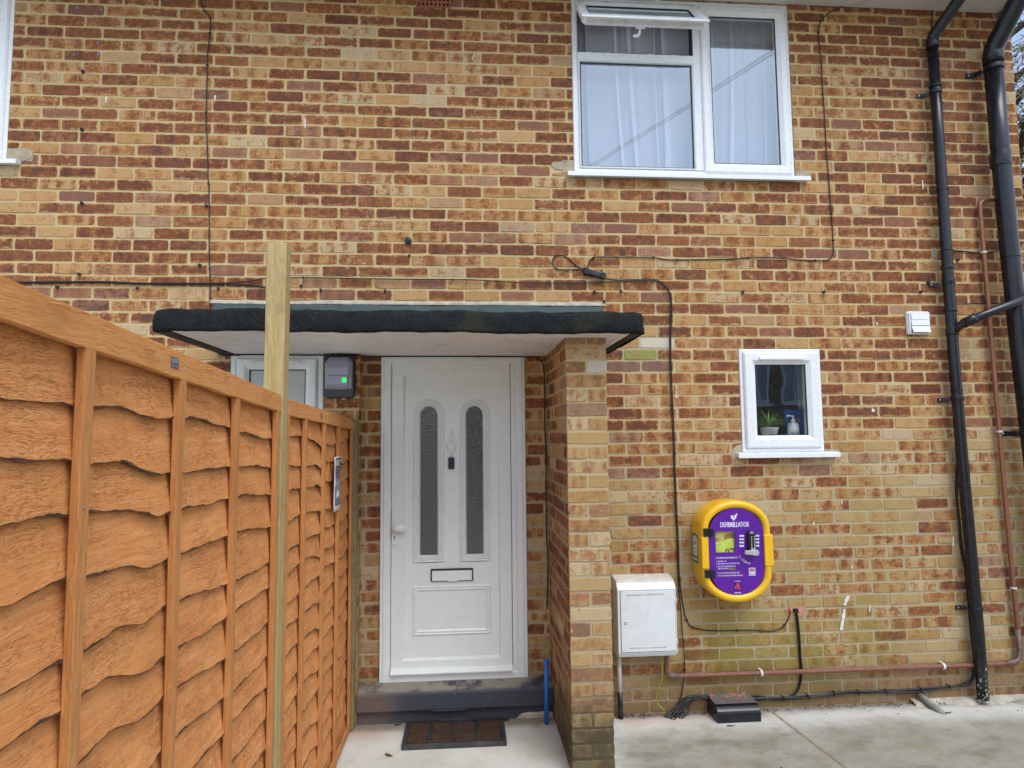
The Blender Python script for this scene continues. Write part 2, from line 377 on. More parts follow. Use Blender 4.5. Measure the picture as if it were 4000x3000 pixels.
def board_material():
    t = NT('fence_board_wood'); p = t.pos(); z = t.xyz(p)
    w = t.noise(p, 4.5, 3, .6, 0, True); W = t.xyz(w)
    y2, z2 = t.add(z[1], t.mul(W[0], .10)), t.add(z[2], t.mul(t.sub(W[1], .5), .045))
    q = t.comb(t.mul(z[0], 20), y2, z2)
    g = t.noise(t.scale(q, (1, 5, 70)), 1, 4, .65); cr = t.noise(t.scale(q, (1, 24, 150)), 1, 3, .65); cr2 = t.noise(t.scale(q, (1, 60, 330)), 1, 2, .6)
    big = t.noise(p, 5, 5, .6); patch = t.noise(p, 3.0, 3, .5)
    c = t.mix(t.sstep(g, .28, .72), (.62, .225, .066), (.75, .34, .122))
    c = t.mix(t.mul(t.sstep(patch, .45, .65), .5), c, (.62, .255, .076))
    line = t.sstep(t.math('ABSOLUTE', t.sub(cr, .5)), .030, .004)
    msk = t.sstep(t.noise(p, 7, 4, .6), .40, .58)
    c = t.mix(t.mul(t.mul(line, msk), .58), c, (.19, .068, .024))
    c = t.mix(t.mul(t.sstep(cr2, .42, .27), .42), c, (.24, .09, .032)); c = t.mix(t.mul(t.sstep(cr2, .58, .74), .4), c, (.74, .42, .18))
    st = t.noise(t.scale(p, (1, 17, 2.2)), 1, 4, .6)
    c = t.mix(t.mul(t.sstep(st, .60, .74), .42), c, (.30, .12, .04))
    c = t.mix(t.mul(t.sstep(t.noise(p, 10, 6, .72), .67, .76), .5), c, (.06, .05, .03))
    c = t.mix(t.mul(t.sstep(t.noise(t.scale(p, (1, 1, .6)), 16, 2, .4), .76, .79), .8), c, (.60, .52, .36))
    h = t.add(t.mul(g, .5), t.add(t.mul(cr, .8), t.sub(t.mul(cr2, .35), t.mul(t.mul(line, msk), .3))))
    t.bsdf(c, .85, 0, t.bump(h, .6, .004), .2); return t.m
M_fence = board_material()
M_fence_old = (lambda *a: None)('fence_board_wood', (.46, .205, .075), (.60, .315, .145), (.21, .075, .026), 1, .45)
M_bark_shade = plain('bark_and_gap_shade', (.085, .036, .016), .9, var=.5, vscale=60, bump=.8)
M_batten = wood_material('fence_batten_wood', (.47, .185, .055), (.60, .275, .092), (.24, .09, .028), 2, .25)
M_rail = wood_material('fence_rail_wood', (.58, .235, .070), (.68, .325, .108), (.30, .11, .036), 1, .1)
M_post = wood_material('treated_post_wood', (.35, .255, .10), (.53, .405, .20), (.17, .12, .05), 2, .15)
M_endpost = wood_material('old_post_wood', (.20, .165, .07), (.30, .25, .12), (.10, .08, .035), 2, .3)
M_upvc = plain('white_upvc', (.80, .82, .83), .28, var=.015, dirt=(.70, .69, .66), dirtamt=.05)
M_updark = plain('door_upvc', (.78, .83, .82), .32, var=.02, dirt=(.62, .60, .57), dirtamt=.10)
M_gasket = plain('black_gasket', (.015, .016, .018), .5)
M_glass = glass_material('window_glass', (.95, .97, .98), 6.0, 0, .010, 1.6)
M_glass2 = glass_material('small_window_glass', (.95, .98, .98), 4.2, 0, .035, 2.2)
M_voile = voile_material()
M_room = plain('room_plaster', (.55, .57, .68), .9)
M_roomdark = plain('dark_room', (.10, .095, .09), .9)
M_white = plain('white_paint', (.75, .73, .70), .6, var=.05, dirt=(.52, .47, .42), dirtamt=.5, bump=.2, bscale=60)
M_soffit = plain('soffit_board', (.62, .61, .56), .5, var=.04, dirt=(.4, .37, .3), dirtamt=.4)
M_felt = felt_material('bitumen_felt', (.003, .0035, .004), (.020, .024, .023))
M_felt2 = felt_material('green_mineral_felt', (.040, .056, .055), (.10, .136, .132), 200)
M_blackwood = plain('black_stained_wood', (.022, .018, .015), .8, var=.5, dirt=(.12, .09, .07), dirtamt=.5, bump=.5, bscale=80)
M_cement = plain('cement', (.42, .38, .30), .9, var=.2, bump=.7, bscale=90, dirt=(.26, .22, .16))
M_black = plain('black_plastic', (.009, .010, .014), .27, var=.2, dirt=(.035, .035, .036), dirtamt=.15)
M_cable = plain('black_cable', (.010, .010, .011), .4)
M_copper = copper_material()
M_clipw = plain('white_clip', (.72, .70, .66), .5)
M_terra = plain('terracotta', (.36, .13, .065), .85, var=.2, bump=.4)
M_hole = plain('hole_dark', (.008, .008, .008), .9)
M_mastic = plain('plaster_grey', (.40, .335, .24), .9, var=.15, bump=.6, bscale=60)
M_yellow = plain('yellow_plastic', (.86, .49, .012), .30, var=.03, dirt=(.66, .36, .02), dirtamt=.25, coat=.15)
M_purple = plain('purple_print', (.105, .010, .30), .35, var=.05)
M_print = plain('white_print', (.74, .70, .82), .5)
M_silver = plain('satin_silver', (.62, .62, .63), .3, metal=.85)
M_green = plain('sticker_green', (.015, .22, .065), .4)
M_redp = plain('red_print', (.62, .035, .05), .45)
M_bluep = plain('blue_print', (.03, .05, .30), .45)
M_olive = plain('olive_patch', (.16, .155, .03), .6)
M_lime = plain('lime_case', (.62, .76, .09), .45)
M_orangein = plain('amber_inside', (.50, .23, .02), .5)
M_meter = plain('meter_box_plastic', (.72, .75, .75), .42, var=.03, dirt=(.56, .54, .49), dirtamt=.15)
M_metertop = plain('dirty_meter_top', (.60, .56, .50), .6, var=.12, dirt=(.38, .29, .2), dirtamt=.6, bump=.3)
M_blue = plain('blue_pipe_plastic', (.012, .17, .62), .35, var=.04)
M_conduit = plain('grey_white_plastic', (.60, .58, .53), .5, dirt=(.4, .35, .28))
M_coir = plain('coir', (.060, .027, .012), .95, var=.6, vscale=160, bump=1, bscale=500)
M_rubber = plain('black_rubber', (.022, .023, .025), .7, var=.4, vscale=60, dirt=(.10, .09, .08), dirtamt=.4, bump=.5, bscale=300)
def step_material():
    t = NT('step_paint'); p = t.pos(); z = t.xyz(p); n = t.noise(p, 8, 6, .65); n2 = t.noise(p, 75, 4, .7)
    c = t.mix(n, (.030, .036, .052), (.058, .066, .088))
    c = t.mix(t.mul(t.sstep(n2, .64, .70), t.sstep(n, .40, .55)), c, (.33, .31, .26))
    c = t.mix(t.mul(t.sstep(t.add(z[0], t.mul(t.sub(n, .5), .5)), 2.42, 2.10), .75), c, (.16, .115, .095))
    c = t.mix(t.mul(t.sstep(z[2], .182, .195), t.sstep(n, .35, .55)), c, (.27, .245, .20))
    t.bsdf(c, t.add(.5, t.mul(n, .3)), 0, t.bump(t.add(n2, n), .5, .004)); return t.m
M_step = step_material()
M_obsc = None
def obscure_material():
    t = NT('obscured_glass'); p = t.pos(); n = t.noise(p, 55, 3, .6); n2 = t.noise(t.scale(p, (30, 30, 90)), 1, 2)
    z = t.xyz(p)
    up = t.mul(t.sstep(z[2], 1.60, 1.63), t.sstep(z[2], 1.90, 1.82))
    t.bsdf(t.mix(n, (.055, .054, .050), (.085, .084, .080)), .16, 0, t.bump(t.add(t.mul(n, .35), n2), .30, .006), .8); return t.m
M_obsc = obscure_material()
M_frost = plain('frosted_glass', (.42, .45, .44), .15, var=.08, vscale=4)
M_led = None
def led():
    t = NT('green_led'); t.bsdf((0, .5, .1), .4, emis=(.01, .85, .10), estr=1.1); return t.m
M_led = led()
M_lens = plain('grey_lens', (.25, .25, .33), .16, var=.03, coat=.4)
M_leaf = plain('dead_leaf', (.09, .045, .02), .8, var=.5, vscale=50)
M_litter = plain('leaf_litter', (.07, .04, .022), .95, var=.7, vscale=90)
M_plantg = plain('spider_plant_leaf', (.22, .36, .09), .45, var=.45, vscale=25)
M_twig = plain('bare_twig', (.27, .21, .14), .85, var=.4)
M_ever = plain('evergreen_leaf', (.05, .085, .02), .6, var=.5, vscale=6)
M_trunk = plain('bark', (.10, .075, .05), .95, var=.4, bump=1, bscale=50)
M_ground = ground_material()
M_tag = plain('stamped_metal', (.18, .165, .19), .5, metal=.5, var=.3, vscale=120)
M_paper = plain('notice_paper', (.80, .80, .84), .7)
M_ink = plain('grey_ink', (.10, .095, .10), .7)
M_ink2 = plain('mid_grey_ink', (.26, .255, .27), .7)
M_drop = plain('white_dropping', (.75, .73, .68), .8)
M_pinkhole = plain('raw_pink_brick', (.52, .23, .16), .9, var=.2, bump=.6)
M_bottle = plain('bottle_plastic', (.62, .66, .68), .35)
M_bookblue = plain('blue_card', (.01, .10, .42), .45)
M_stub = plain('grey_pipe', (.25, .24, .21), .7, dirt=(.40, .37, .32), dirtamt=.6, bump=.3)
M_flake = plain('flaked_paint', (.36, .34, .30), .8, var=.3, vscale=60)
M_roof = plain('roof_tile', (.20, .10, .07), .9, var=.3)
M_oppwall = plain('far_brick', (.36, .25, .17), .9, var=.3, vscale=6)

# ---------------------------------------------------------------- the house
Z0 = 4.617                       # height of the centre line of the top brick course
house = empty('house', (3.4, .5, 0), 'two storey brick house front with white windows, flat porch canopy and white front door', 'house')
WIN_UP = (3.412, 4.908, 3.375, 4.625); WIN_SM = (4.468, 5.017, 1.555, 2.255); WIN_PO = (1.277, 1.835, 1.15, 2.236); WIN_LF = (-1.6, -.078, 3.375, 4.625)
RECESS = (2.05, 3.23, -.05, 2.28); AIRB = (2.39, 2.618, 4.500, 4.575)

def red_chance(x, z, where):
    if where == 'pierfront': return .16
    if where == 'pierside': return .55
    if where == 'recess': return .40 if z > 1.2 else .22
    b = .55
    if x > 5.0: b = .62
    if z < 2.6: b -= .04
    if z < 1.75: b = .20
    if z < 1.35: b = .09
    if z > 4.2: b += .12
    return b
def brick_field(mb, O, U, N, u0, u1, rows, openings, rng, where, x_of, bond='stretcher', special=None, off=0):
    """lay bricks over a plane: O origin, U unit along the course, N outward normal"""
    O, U, N = Vector(O), Vector(U), Vector(N); ba, bb, bc = mb.a['ba'], mb.a['bb'], mb.a['bc']
    for r in rows:
        zc = Z0-.075*r
        joints = []
        if bond == 'pier':
            w = u1-u0
            joints = [u0, u1] if r % 2 else [u0, u0+w/2, u1]
        else:
            k0 = int(u0/.225)-2; base = (0 if r % 2 else .1125)+off
            js = rng.uniform(-.006, .006)
            joints = [k*.225+base+js+rng.uniform(-.0045, .0045) for k in range(k0, int(u1/.225)+4)]
        for i in range(len(joints)-1):
            a, b = joints[i], joints[i+1]
            if bond != 'pier': a, b = a+.0058+rng.uniform(-.002, .0015), b-.0058-rng.uniform(-.002, .0015)
            else:
                a += 0 if i == 0 else .005; b -= 0 if i == len(joints)-2 else .005
            if b < u0 or a > u1: continue
            fa = a
            a, b = max(a, u0), min(b, u1)
            zl, zh = zc-.0322+rng.uniform(-.0018, .0022), zc+.0322+rng.uniform(-.0022, .0018)
            pieces = [(a, b, zl, zh)]
            for (ox0, ox1, oz0, oz1) in openings:
                nxt = []
                for (pa, pb, pl, ph) in pieces:
                    if pb <= ox0 or pa >= ox1 or ph <= oz0 or pl >= oz1: nxt.append((pa, pb, pl, ph)); continue
                    if pa < ox0: nxt.append((pa, ox0, pl, ph))
                    if pb > ox1: nxt.append((ox1, pb, pl, ph))
                    ia, ib = max(pa, ox0), min(pb, ox1)
                    if pl < oz0: nxt.append((ia, ib, pl, oz0))
                    if ph > oz1: nxt.append((ia, ib, oz1, ph))
                pieces = nxt
            xm = x_of((a+b)/2)
            pr = red_chance(xm, zc, where)
            q = rng.random()
            if q < pr: red, band, edge = rng.uniform(.62, 1.02), rng.choice((0, 0, .06, .16)), rng.choice((.15, .35, .6, .8))
            elif q < pr+(1-pr)*(.66 if zc > 1.5 else .45): red, band, edge = rng.uniform(.16, .50), rng.uniform(.08, .34), rng.uniform(.1, .5)
            else: red, band, edge = rng.uniform(-.16, .16), rng.choice((.05, .10, .16)), rng.uniform(0, .25)
            tint = rng.uniform(.05, 1)
            if zc < 1.75 and tint > .9: tint = .5
            if special:
                sp = special(xm, zc, r)
                if sp: red, band, edge, tint = sp
            seed = rng.random()
            for (pa, pb, pl, ph) in pieces:
                if pb-pa < .012 or ph-pl < .010: continue
                cu, cz, hx, hz = (pa+pb)/2, (pl+ph)/2, (pb-pa)/2, (ph-pl)/2
                per = []
                nx, nz = max(2, int(hx*2/.022)), 3
                for k in range(nx): per.append((-hx+2*hx*k/nx, -hz))
                for k in range(nz): per.append((hx, -hz+2*hz*k/nz))
                for k in range(nx): per.append((hx-2*hx*k/nx, hz))
                for k in range(nz): per.append((-hx, hz-2*hz*k/nz))
                d0 = rng.uniform(-.0015, .002); tu, tz = rng.uniform(-.008, .008), rng.uniform(-.02, .02)
                full = bond != 'pier'
                outer, inner = [], []
                for (pu, pz) in per:
                    j = rng.uniform(-.0016, .0016)
                    cornerd = max(0, 1-math.hypot(hx-abs(pu), hz-abs(pz))/.012)
                    su, sz = (-1 if pu > 0 else 1), (-1 if pz > 0 else 1)
                    ru, rz = pu+su*cornerd*.0026*(1 if full else .3), pz+sz*cornerd*.0026
                    if abs(abs(pu)-hx) < 1e-6: ru += j
                    if abs(abs(pz)-hz) < 1e-6: rz += j
                    outer.append((ru, rz)); k = .0028
                    inner.append((ru+su*k*(1 if abs(abs(pu)-hx) < .004 else 0), rz+sz*k*(1 if abs(abs(pz)-hz) < .004 else 0)))
                vs = []
                for lst, dep in ((outer, -.013), (outer, -.0022), (inner, 0)):
                    for (lu, lz) in lst:
                        d = dep+(d0+tu*lu+tz*lz if dep > -.01 else 0)
                        vs.append(O+U*(cu+lu)+N*d+Vector((0, 0, cz+lz)))
                        ba.append((cu+lu-(a+b)/2, lz, seed)); bb.append(((b-a)/2, hz, red)); bc.append((band, edge, tint))
                n = len(per)
                fs = [(i2+o, (i2+1) % n+o, (i2+1) % n+n+o, i2+n+o) for o in (0, n) for i2 in range(n)] + [[2*n+i2 for i2 in range(n)]]
                mb.add(vs, fs)
def mortar_sheet(mb, O, U, N, u0, u1, z0, z1, openings, depth=-.0028):
    O, U, N = Vector(O), Vector(U), Vector(N)
    us = sorted({u0, u1, *[min(max(v, u0), u1) for o in openings for v in o[:2]]}); zs = sorted({z0, z1, *[min(max(v, z0), z1) for o in openings for v in o[2:]]})
    for i in range(len(us)-1):
        for k in range(len(zs)-1):
            cu, cz = (us[i]+us[i+1])/2, (zs[k]+zs[k+1])/2
            if any(o[0] < cu < o[1] and o[2] < cz < o[3] for o in openings): continue
            q = [O+U*u+N*depth+Vector((0, 0, z)) for u, z in ((us[i], zs[k]), (us[i+1], zs[k]), (us[i+1], zs[k+1]), (us[i], zs[k+1]))]
            mb.add(q, [(0, 1, 2, 3)])
            n0 = len(mb.v)
def special_main(x, z, r):
    if 3.66 < x < 4.0 and 2.09 < z < 2.43:
        return {30: (-.1, .1, .1, .5), 31: (-.3, 0, 0, 3.0) if x > 3.8 else (-.1, 0, 0, .5), 29: (-.3, 0, 0, 3.0) if x > 3.8 else (.05, 0, 0, .5), 32: (.1, .1, .2, 2.0), 33: (.9, .2, .2, .02)}.get(r, (0, 0, 0, .5))
    return None
rng = random.Random(11)
mb = MB(); mb.a = {'ba': [], 'bb': [], 'bc': []}
main_open = [WIN_UP, WIN_SM, WIN_PO, WIN_LF, RECESS, AIRB, (3.27, 3.412, 3.405, 3.475), (4.908, 5.02, 3.40, 3.455), (-.078, .07, 3.41, 3.475), (4.40, 4.468, 1.545, 1.60), (5.017, 5.12, 1.545, 1.60)]
brick_field(mb, (0, 0, 0), (1, 0, 0), (0, -1, 0), -2.4, 6.528, range(0, 62), main_open, rng, 'main', lambda u: u, special=special_main)
brick_field(mb, (6.528, 0, 0), (0, 1, 0), (1, 0, 0), 0, 1.6, range(0, 62), [], rng, 'main', lambda u: 6, off=.11)
brick_field(mb, (0, .12, 0), (1, 0, 0), (0, -1, 0), 2.05, 3.23, range(31, 62), [(2.168, 3.088, -.1, 2.3)], rng, 'recess', lambda u: u, off=.05)
brick_field(mb, (2.05, 0, 0), (0, 1, 0), (1, 0, 0), 0, .12, range(31, 62), [], rng, 'recess', lambda u: 2.05, bond='pier')
wall = None
mo = MB()
mo_open = [WIN_UP, WIN_SM, WIN_PO, WIN_LF, RECESS, AIRB]
mortar_sheet(mo, (0, 0, 0), (1, 0, 0), (0, -1, 0), -2.4, 6.524, -.05, 4.75, mo_open)
mortar_sheet(mo, (6.528, 0, 0), (0, 1, 0), (1, 0, 0), .0045, 1.6, -.05, 4.75, [])
mortar_sheet(mo, (0, .12, 0), (1, 0, 0), (0, -1, 0), 2.046, 3.235, -.05, 2.28, [(2.168, 3.088, -.05, 2.3)])
mortar_sheet(mo, (2.05, 0, 0), (0, 1, 0), (1, 0, 0), .0045, .125, -.05, 2.28, [])
for (x0, x1, z0, z1) in (WIN_UP, WIN_SM, WIN_PO, WIN_LF):          # reveals
    mo.add([(x0, -.0005, z0), (x0, .28, z0), (x0, .28, z1), (x0, -.0005, z1)], [(0, 1, 2, 3)]); mo.add([(x1, -.0005, z0), (x1, .28, z0), (x1, .28, z1), (x1, -.0005, z1)], [(3, 2, 1, 0)])
    mo.add([(x0, -.0005, z0), (x1, -.0005, z0), (x1, .28, z0), (x0, .28, z0)], [(0, 1, 2, 3)]); mo.add([(x0, -.0005, z1), (x1, -.0005, z1), (x1, .28, z1), (x0, .28, z1)], [(3, 2, 1, 0)])
wall = mb.build('wall', M_brick, house, fix=False)
mo.build('mortar', M_mortar, wall, fix=False)

# porch pier: 215 mm wide, bonded into the wall
pr = MB(); pr.a = {'ba': [], 'bb': [], 'bc': []}
PX0, PX1, PY = 3.230, 3.447, -.665
def special_pier(x, z, r):
    if r == 34: return (-.35, 0, 0, 3.0) if x > 3.34 else (.7, 0, .1, .5)
    if r == 32: return (.45, .12, .1, .5)
    if r == 35: return (.38, .3, .1, .5)
    if r == 31: return (.7, .1, .1, .5)
    return None
brick_field(pr, (0, PY, 0), (1, 0, 0), (0, -1, 0), PX0, PX1, range(31, 62), [], rng, 'pierfront', lambda u: u, bond='pier', special=special_pier)
brick_field(pr, (PX0, 0, 0), (0, -1, 0), (-1, 0, 0), -.12, -PY, range(31, 62), [], rng, 'pierside', lambda u: 3.2, off=-.01)
brick_field(pr, (PX1, 0, 0), (0, 1, 0), (1, 0, 0), PY, 0, range(31, 62), [], rng, 'pierside', lambda u: 3.4, off=-.10)
pier = pr.build('porch_pier', M_brick, house, fix=False)
pm = MB(); pm.box(PX0+.003, PX1-.003, PY+.003, .125, -.05, 2.222)
pm.build('pier_mortar', M_mortar, pier)

# canopy
CZ = 2.224
def canopy_slab(mb, x0, x1, yf, z0, z1, r=.035):
    pts = [(x0, .0), (x0, yf+r)] + [(x0+r-r*math.cos(R(a)), yf+r-r*math.sin(R(a))) for a in (22, 45, 68, 90)] + [(x1-r+r*math.sin(R(a)), yf+r-r*math.cos(R(a))) for a in (0, 22, 45, 68, 90)] + [(x1, .0)]
    return mb.prism(pts, z0, z1, 'Z')
cp = MB()
N = 220
def canopy_band(mb):
    path = [(1.215, -.003)] + [(1.215, -.003-.82*i/12) for i in range(1, 13)] + [(1.215+.045*(1-math.cos(R(a))), -.835-.045*math.sin(R(a))) for a in (15, 30, 45, 60, 75, 90)]
    path += [(1.26+(3.555-1.26)*i/N, -.88) for i in range(1, N)] + [(3.555+.045*math.sin(R(a)), -.88+.045*(1-math.cos(R(a)))) for a in (0, 15, 30, 45, 60, 75, 90)] + [(3.60, -.835+.832*i/12) for i in range(1, 13)]
    g = random.Random(4); n = len(path); vs = []
    ph = [g.uniform(0, 6) for _ in range(6)]
    wob = lambda s: .0035*math.sin(s*3.1+ph[0])+.0025*math.sin(s*8.3+ph[1])+.0016*math.sin(s*23+ph[2])+g.uniform(-.0006, .0006)
    cols = [(.012, -.004), (.0, .0), (-.002, .012), (-.003, .05), (-.0, .085), (.004, .100), (.02, .107), (.06, .109), (.40, .112)]
    for i, (x, y) in enumerate(path):
        d = Vector((path[min(i+1, n-1)][0]-path[max(i-1, 0)][0], path[min(i+1, n-1)][1]-path[max(i-1, 0)][1])).normalized()
        nin = Vector((-d.y, d.x)); s = x*1.7+y*1.3
        for (ins, h) in cols:
            q = Vector((x, y))+nin*(ins+wob(s+h*9)*(1 if ins < .03 else 0)); 
            q.x = min(max(q.x, 1.16), 3.66)
            vs.append((q.x, min(q.y, -.003), CZ-.006+h+wob(s*1.3+4)*(1 if h > .03 else .7)+(.004*math.sin(x*1.2))))
    m = len(cols)
    mb.add(vs, [(i*m+k, (i+1)*m+k, (i+1)*m+k+1, i*m+k+1) for i in range(n-1) for k in range(m-1)], True)
cn = MB(); cn.box(1.25, 3.565, -.845, -.003, CZ+.012, CZ+.098)
canopy = cn.build('canopy', M_blackwood, house)
cb = MB(); canopy_band(cb); cb.build('felt_edge', M_felt, canopy, fix=False)
tp = MB(); tp.box(1.28, 3.54, -.82, -.004, CZ+.099, CZ+.1005); tp.build('felt_top', M_felt2, canopy)
so = MB(); so.box(1.30, 3.228, -.845, .118, CZ-.002, CZ+.010); so.box(3.4475, 3.50, -.845, -.005, CZ-.002, CZ+.010); so.box(3.228, 3.4475, -.845, -.667, CZ-.002, CZ+.010)
so.box(3.504, 3.545, -.845, -.005, CZ-.001, CZ+.011)
so.build('soffit_board', M_white, canopy, bevel=.002)
for (xa, xb) in ((1.225, 1.298), (3.549, 3.592)):
    ba = MB(); ba.box(xa, xb, -.84, -.005, CZ-.008, CZ+.011); ba.build('edge_batten', M_blackwood, canopy, bevel=.004)
up = MB()
for i in range(60):                                               # felt upstand against the wall, a little ragged
    pass
g = random.Random(9); vs = []; n = 110
for i in range(n+1):
    x = 1.172+(3.585-1.172)*i/n; w = .004*math.sin(x*7)+.003*math.sin(x*19)+g.uniform(-.0015, .0015)
    vs += [(x, -.055, CZ+.105), (x, -.016, CZ+.135), (x, -.009, 2.528+w), (x, .004, 2.530+w)]
up.add(vs, [(4*i+k, 4*i+4+k, 4*i+5+k, 4*i+1+k) for i in range(n) for k in range(3)], True)
up.build('felt_upstand', M_felt2, canopy, fix=False)
ce = MB(); vs = []
for i in range(n+1):
    x = 1.150+(3.60-1.150)*i/n; w = .003*math.sin(x*7)+g.uniform(-.003, .003)
    vs += [(x, -.010, 2.531+w*.4), (x, -.008, 2.546+w), (x, .004, 2.556+w)]
ce.add(vs, [(3*i+k, 3*i+3+k, 3*i+4+k, 3*i+1+k) for i in range(n) for k in range(2)], True)
ce.build('cement_fillet', M_cement, canopy, fix=False)

# eaves
sf = MB(); sf.box(-2.4, 6.435, -.42, .0, 4.628, 4.64); sf.build('soffit', M_soffit, house, bevel=.002)
fa = MB(); fa.box(-2.4, 6.53, -.445, -.422, 4.60, 4.80); fa.build('fascia', M_upvc, house, bevel=.002)
be = MB(); be.box(6.437, 6.535, -.40, .30, 4.585, 4.66); be.build('eaves_end', plain('weathered_board', (.30, .25, .18), .85, var=.3, bump=.6, bscale=70, dirt=(.1, .08, .06)), house, bevel=.004)
gu = MB(); gu.prism([(-.447, 4.79), (-.447, 4.74), (-.47, 4.70), (-.51, 4.69), (-.55, 4.71), (-.565, 4.79), (-.555, 4.79), (-.545, 4.72), (-.51, 4.70), (-.475, 4.71), (-.457, 4.745), (-.457, 4.79)], -2.4, 6.56, 'X')
gu.build('gutter', M_black, house)
rf = MB(); rf.prism([(-.50, 4.80), (3.2, 6.9), (6.9, 4.8)], -2.5, 6.62, 'X'); rf.build('roof', M_roof, house)
bw = MB(); bw.box(-2.4, 6.52, 1.62, 1.7, -.05, 4.79); bw.box(-2.45, -2.4, 0, 1.7, -.05, 4.79); bw.build('back_wall', M_roomdark, house)
fl = MB(); fl.box(-2.4, 6.5, .31, 1.6, 2.62, 2.78); fl.box(-2.4, 6.5, .31, 1.6, 4.76, 4.78); fl.build('storey_floor', M_room, house)
for xx, za, zb in ((2.9, 2.8, 4.7), (5.5, 2.8, 4.7), (3.35, 0, 2.6), (5.6, 0, 2.6)):
    pt = MB(); pt.box(xx, xx+.06, .31, 1.6, za, zb); pt.build('partition', M_room, house)
il = MB()
mortar_sheet(il, (0, .30, 0), (1, 0, 0), (0, -1, 0), -2.4, 6.5, -.05, 4.76, [WIN_UP, WIN_SM, WIN_PO, WIN_LF, (2.17, 3.08, -.1, 2.24)], 0); il.build('inner_wall', M_room, house, fix=False)
ab = MB(); ab.box(AIRB[0], AIRB[1], .03, .04, AIRB[2], AIRB[3])
for k in range(9): ab.box(AIRB[0]+.003+k*.0265, AIRB[0]+.015+k*.0265, -.006, .03, AIRB[2]+.002, AIRB[3]-.002)
for z in (AIRB[2], AIRB[2]+.032, AIRB[3]-.009): ab.box(AIRB[0], AIRB[1], -.004, .03, z, z+.010)
ab.build('air_brick', M_terra, house)

# ---------------------------------------------------------------- windows
def frame_prof(w, y0=.004, yb=.065): return [(0, yb), (0, y0+.004), (.004, y0), (w-.016, y0), (w-.013, y0+.002), (w, y0+.014), (w, yb)]
def sash_prof(w, y0=-.012, yb=.045): return [(0, yb), (0, y0+.010), (.010, y0), (w-.026, y0), (w-.024, y0+.0015), (w-.004, y0+.016), (w, y0+.018), (w, yb)]
def gasket(name, x0, x1, z0, z1, y, parent, w=.006, M=None):
    g = MB(); g.ring(rect(x0, x1, z0, z1), [(-.004, y+.006), (-.0005, y), (w, y+.001), (w, y+.006)], M=M); return g.build(name, M_gasket, parent)
def pane(x0, x1, z0, z1, y, mat, parent, M=None):
    g = MB(); g.box(x0-.008, x1+.008, y, y+.004, z0-.008, z1+.008, M=M); return g.build('pane', mat, parent)
def pane1(x0, x1, z0, z1, y, mat, parent, M=None):
    g = MB(); g.add([(x0-.008, y, z0-.008), (x1+.008, y, z0-.008), (x1+.008, y, z1+.008), (x0-.008, y, z1+.008)], [(0, 1, 2, 3)], M=M); return g.build('pane', mat, parent, fix=False)
def sill(x0, x1, zt, th, parent, out=.045, yin=.05):
    s = MB(); s.prism([(-out, zt-.004), (-out, zt-th), (-out+.006, zt-th), (-out+.012, zt-th+.006), (yin, zt-th+.010), (yin, zt+.006)], x0, x1, 'X'); return s.build('sill', M_upvc, parent, bevel=.002)

# upstairs window: fixed light, open top light, side casement
F = MB(); e = .0015
F.ring(rect(3.412+e, 4.908-e, 3.404, 4.622), frame_prof(.044))
F.box(4.236, 4.286, .0055, .06, 3.446, 4.58)                       # mullion
F.box(3.454, 4.2362, .0052, .06, 4.186, 4.238)                      # transom
F.box(3.454, 4.2362, .03, .065, 4.180, 4.187); 
win = F.build('window', M_upvc, house, bevel=.0025)
sill(3.366, 4.990, 3.405, .032, win)
b = MB(); b.ring(rect(3.4565, 4.2355, 3.4485, 4.1855), [(0, .02), (0, .005), (.004, .003), (.008, .006), (.012, .03)]); b.build('glazing_bead', M_upvc, win)
gasket('gasket', 3.4685, 4.2235, 3.4605, 4.1735, .018, win); pane1(3.470, 4.222, 3.462, 4.172, .024, M_glass, win)
cs = MB(); cs.ring(rect(4.286, 4.886, 3.425, 4.594), sash_prof(.070)); cas = cs.build('casement', M_upvc, win, bevel=.0015)
gasket('gasket', 4.356, 4.816, 3.495, 4.524, .008, cas); pane1(4.358, 4.814, 3.497, 4.522, .014, M_glass, cas)
H = Vector((0, -.004, 4.588)); TL = Matrix.Translation(H) @ Matrix.Rotation(R(-41), 4, 'X') @ Matrix.Translation(-H)
ts = MB(); ts.ring(rect(3.436, 4.262, 4.232, 4.588), [(.012, .040), (.012, .006), (0, .002), (0, -.004), (.008, -.010), (.046, -.010), (.066, .006), (.066, .040)], M=TL)
ts.box(3.462, 4.236, .040, .052, 4.252, 4.298, M=TL); ts.box(3.462, 3.50, .040, .0515, 4.298, 4.57, M=TL); ts.box(4.198, 4.236, .040, .0515, 4.298, 4.57, M=TL)
tls = ts.build('top_light', M_upvc, win, bevel=.0015); tag(tls, 'small top light hinged open')
lk = MB(); lk.box(3.47, 4.23, .012, .036, 4.2425, 4.2445, M=TL)
for x in (3.55, 3.68, 3.90, 4.06): lk.box(x, x+.06, .016, .030, 4.236, 4.2424, M=TL)
lk.build('lock_strip', M_silver, tls, bevel=.001)
gasket('gasket', 3.502, 4.196, 4.298, 4.522, .006, tls, M=TL); pane1(3.504, 4.194, 4.300, 4.520, .012, M_glass, tls, M=TL)
hd = MB(); hd.box(3.80, 3.86, .052, .066, 4.262, 4.29, M=TL); hd.tube([TL @ Vector(q) for q in ((3.83, .062, 4.276), (3.83, .095, 4.270), (3.822, .105, 4.262), (3.79, .108, 4.262))], [.008, .010, .012, .009], 8)
hd.build('handle', M_upvc, tls, bevel=.002)
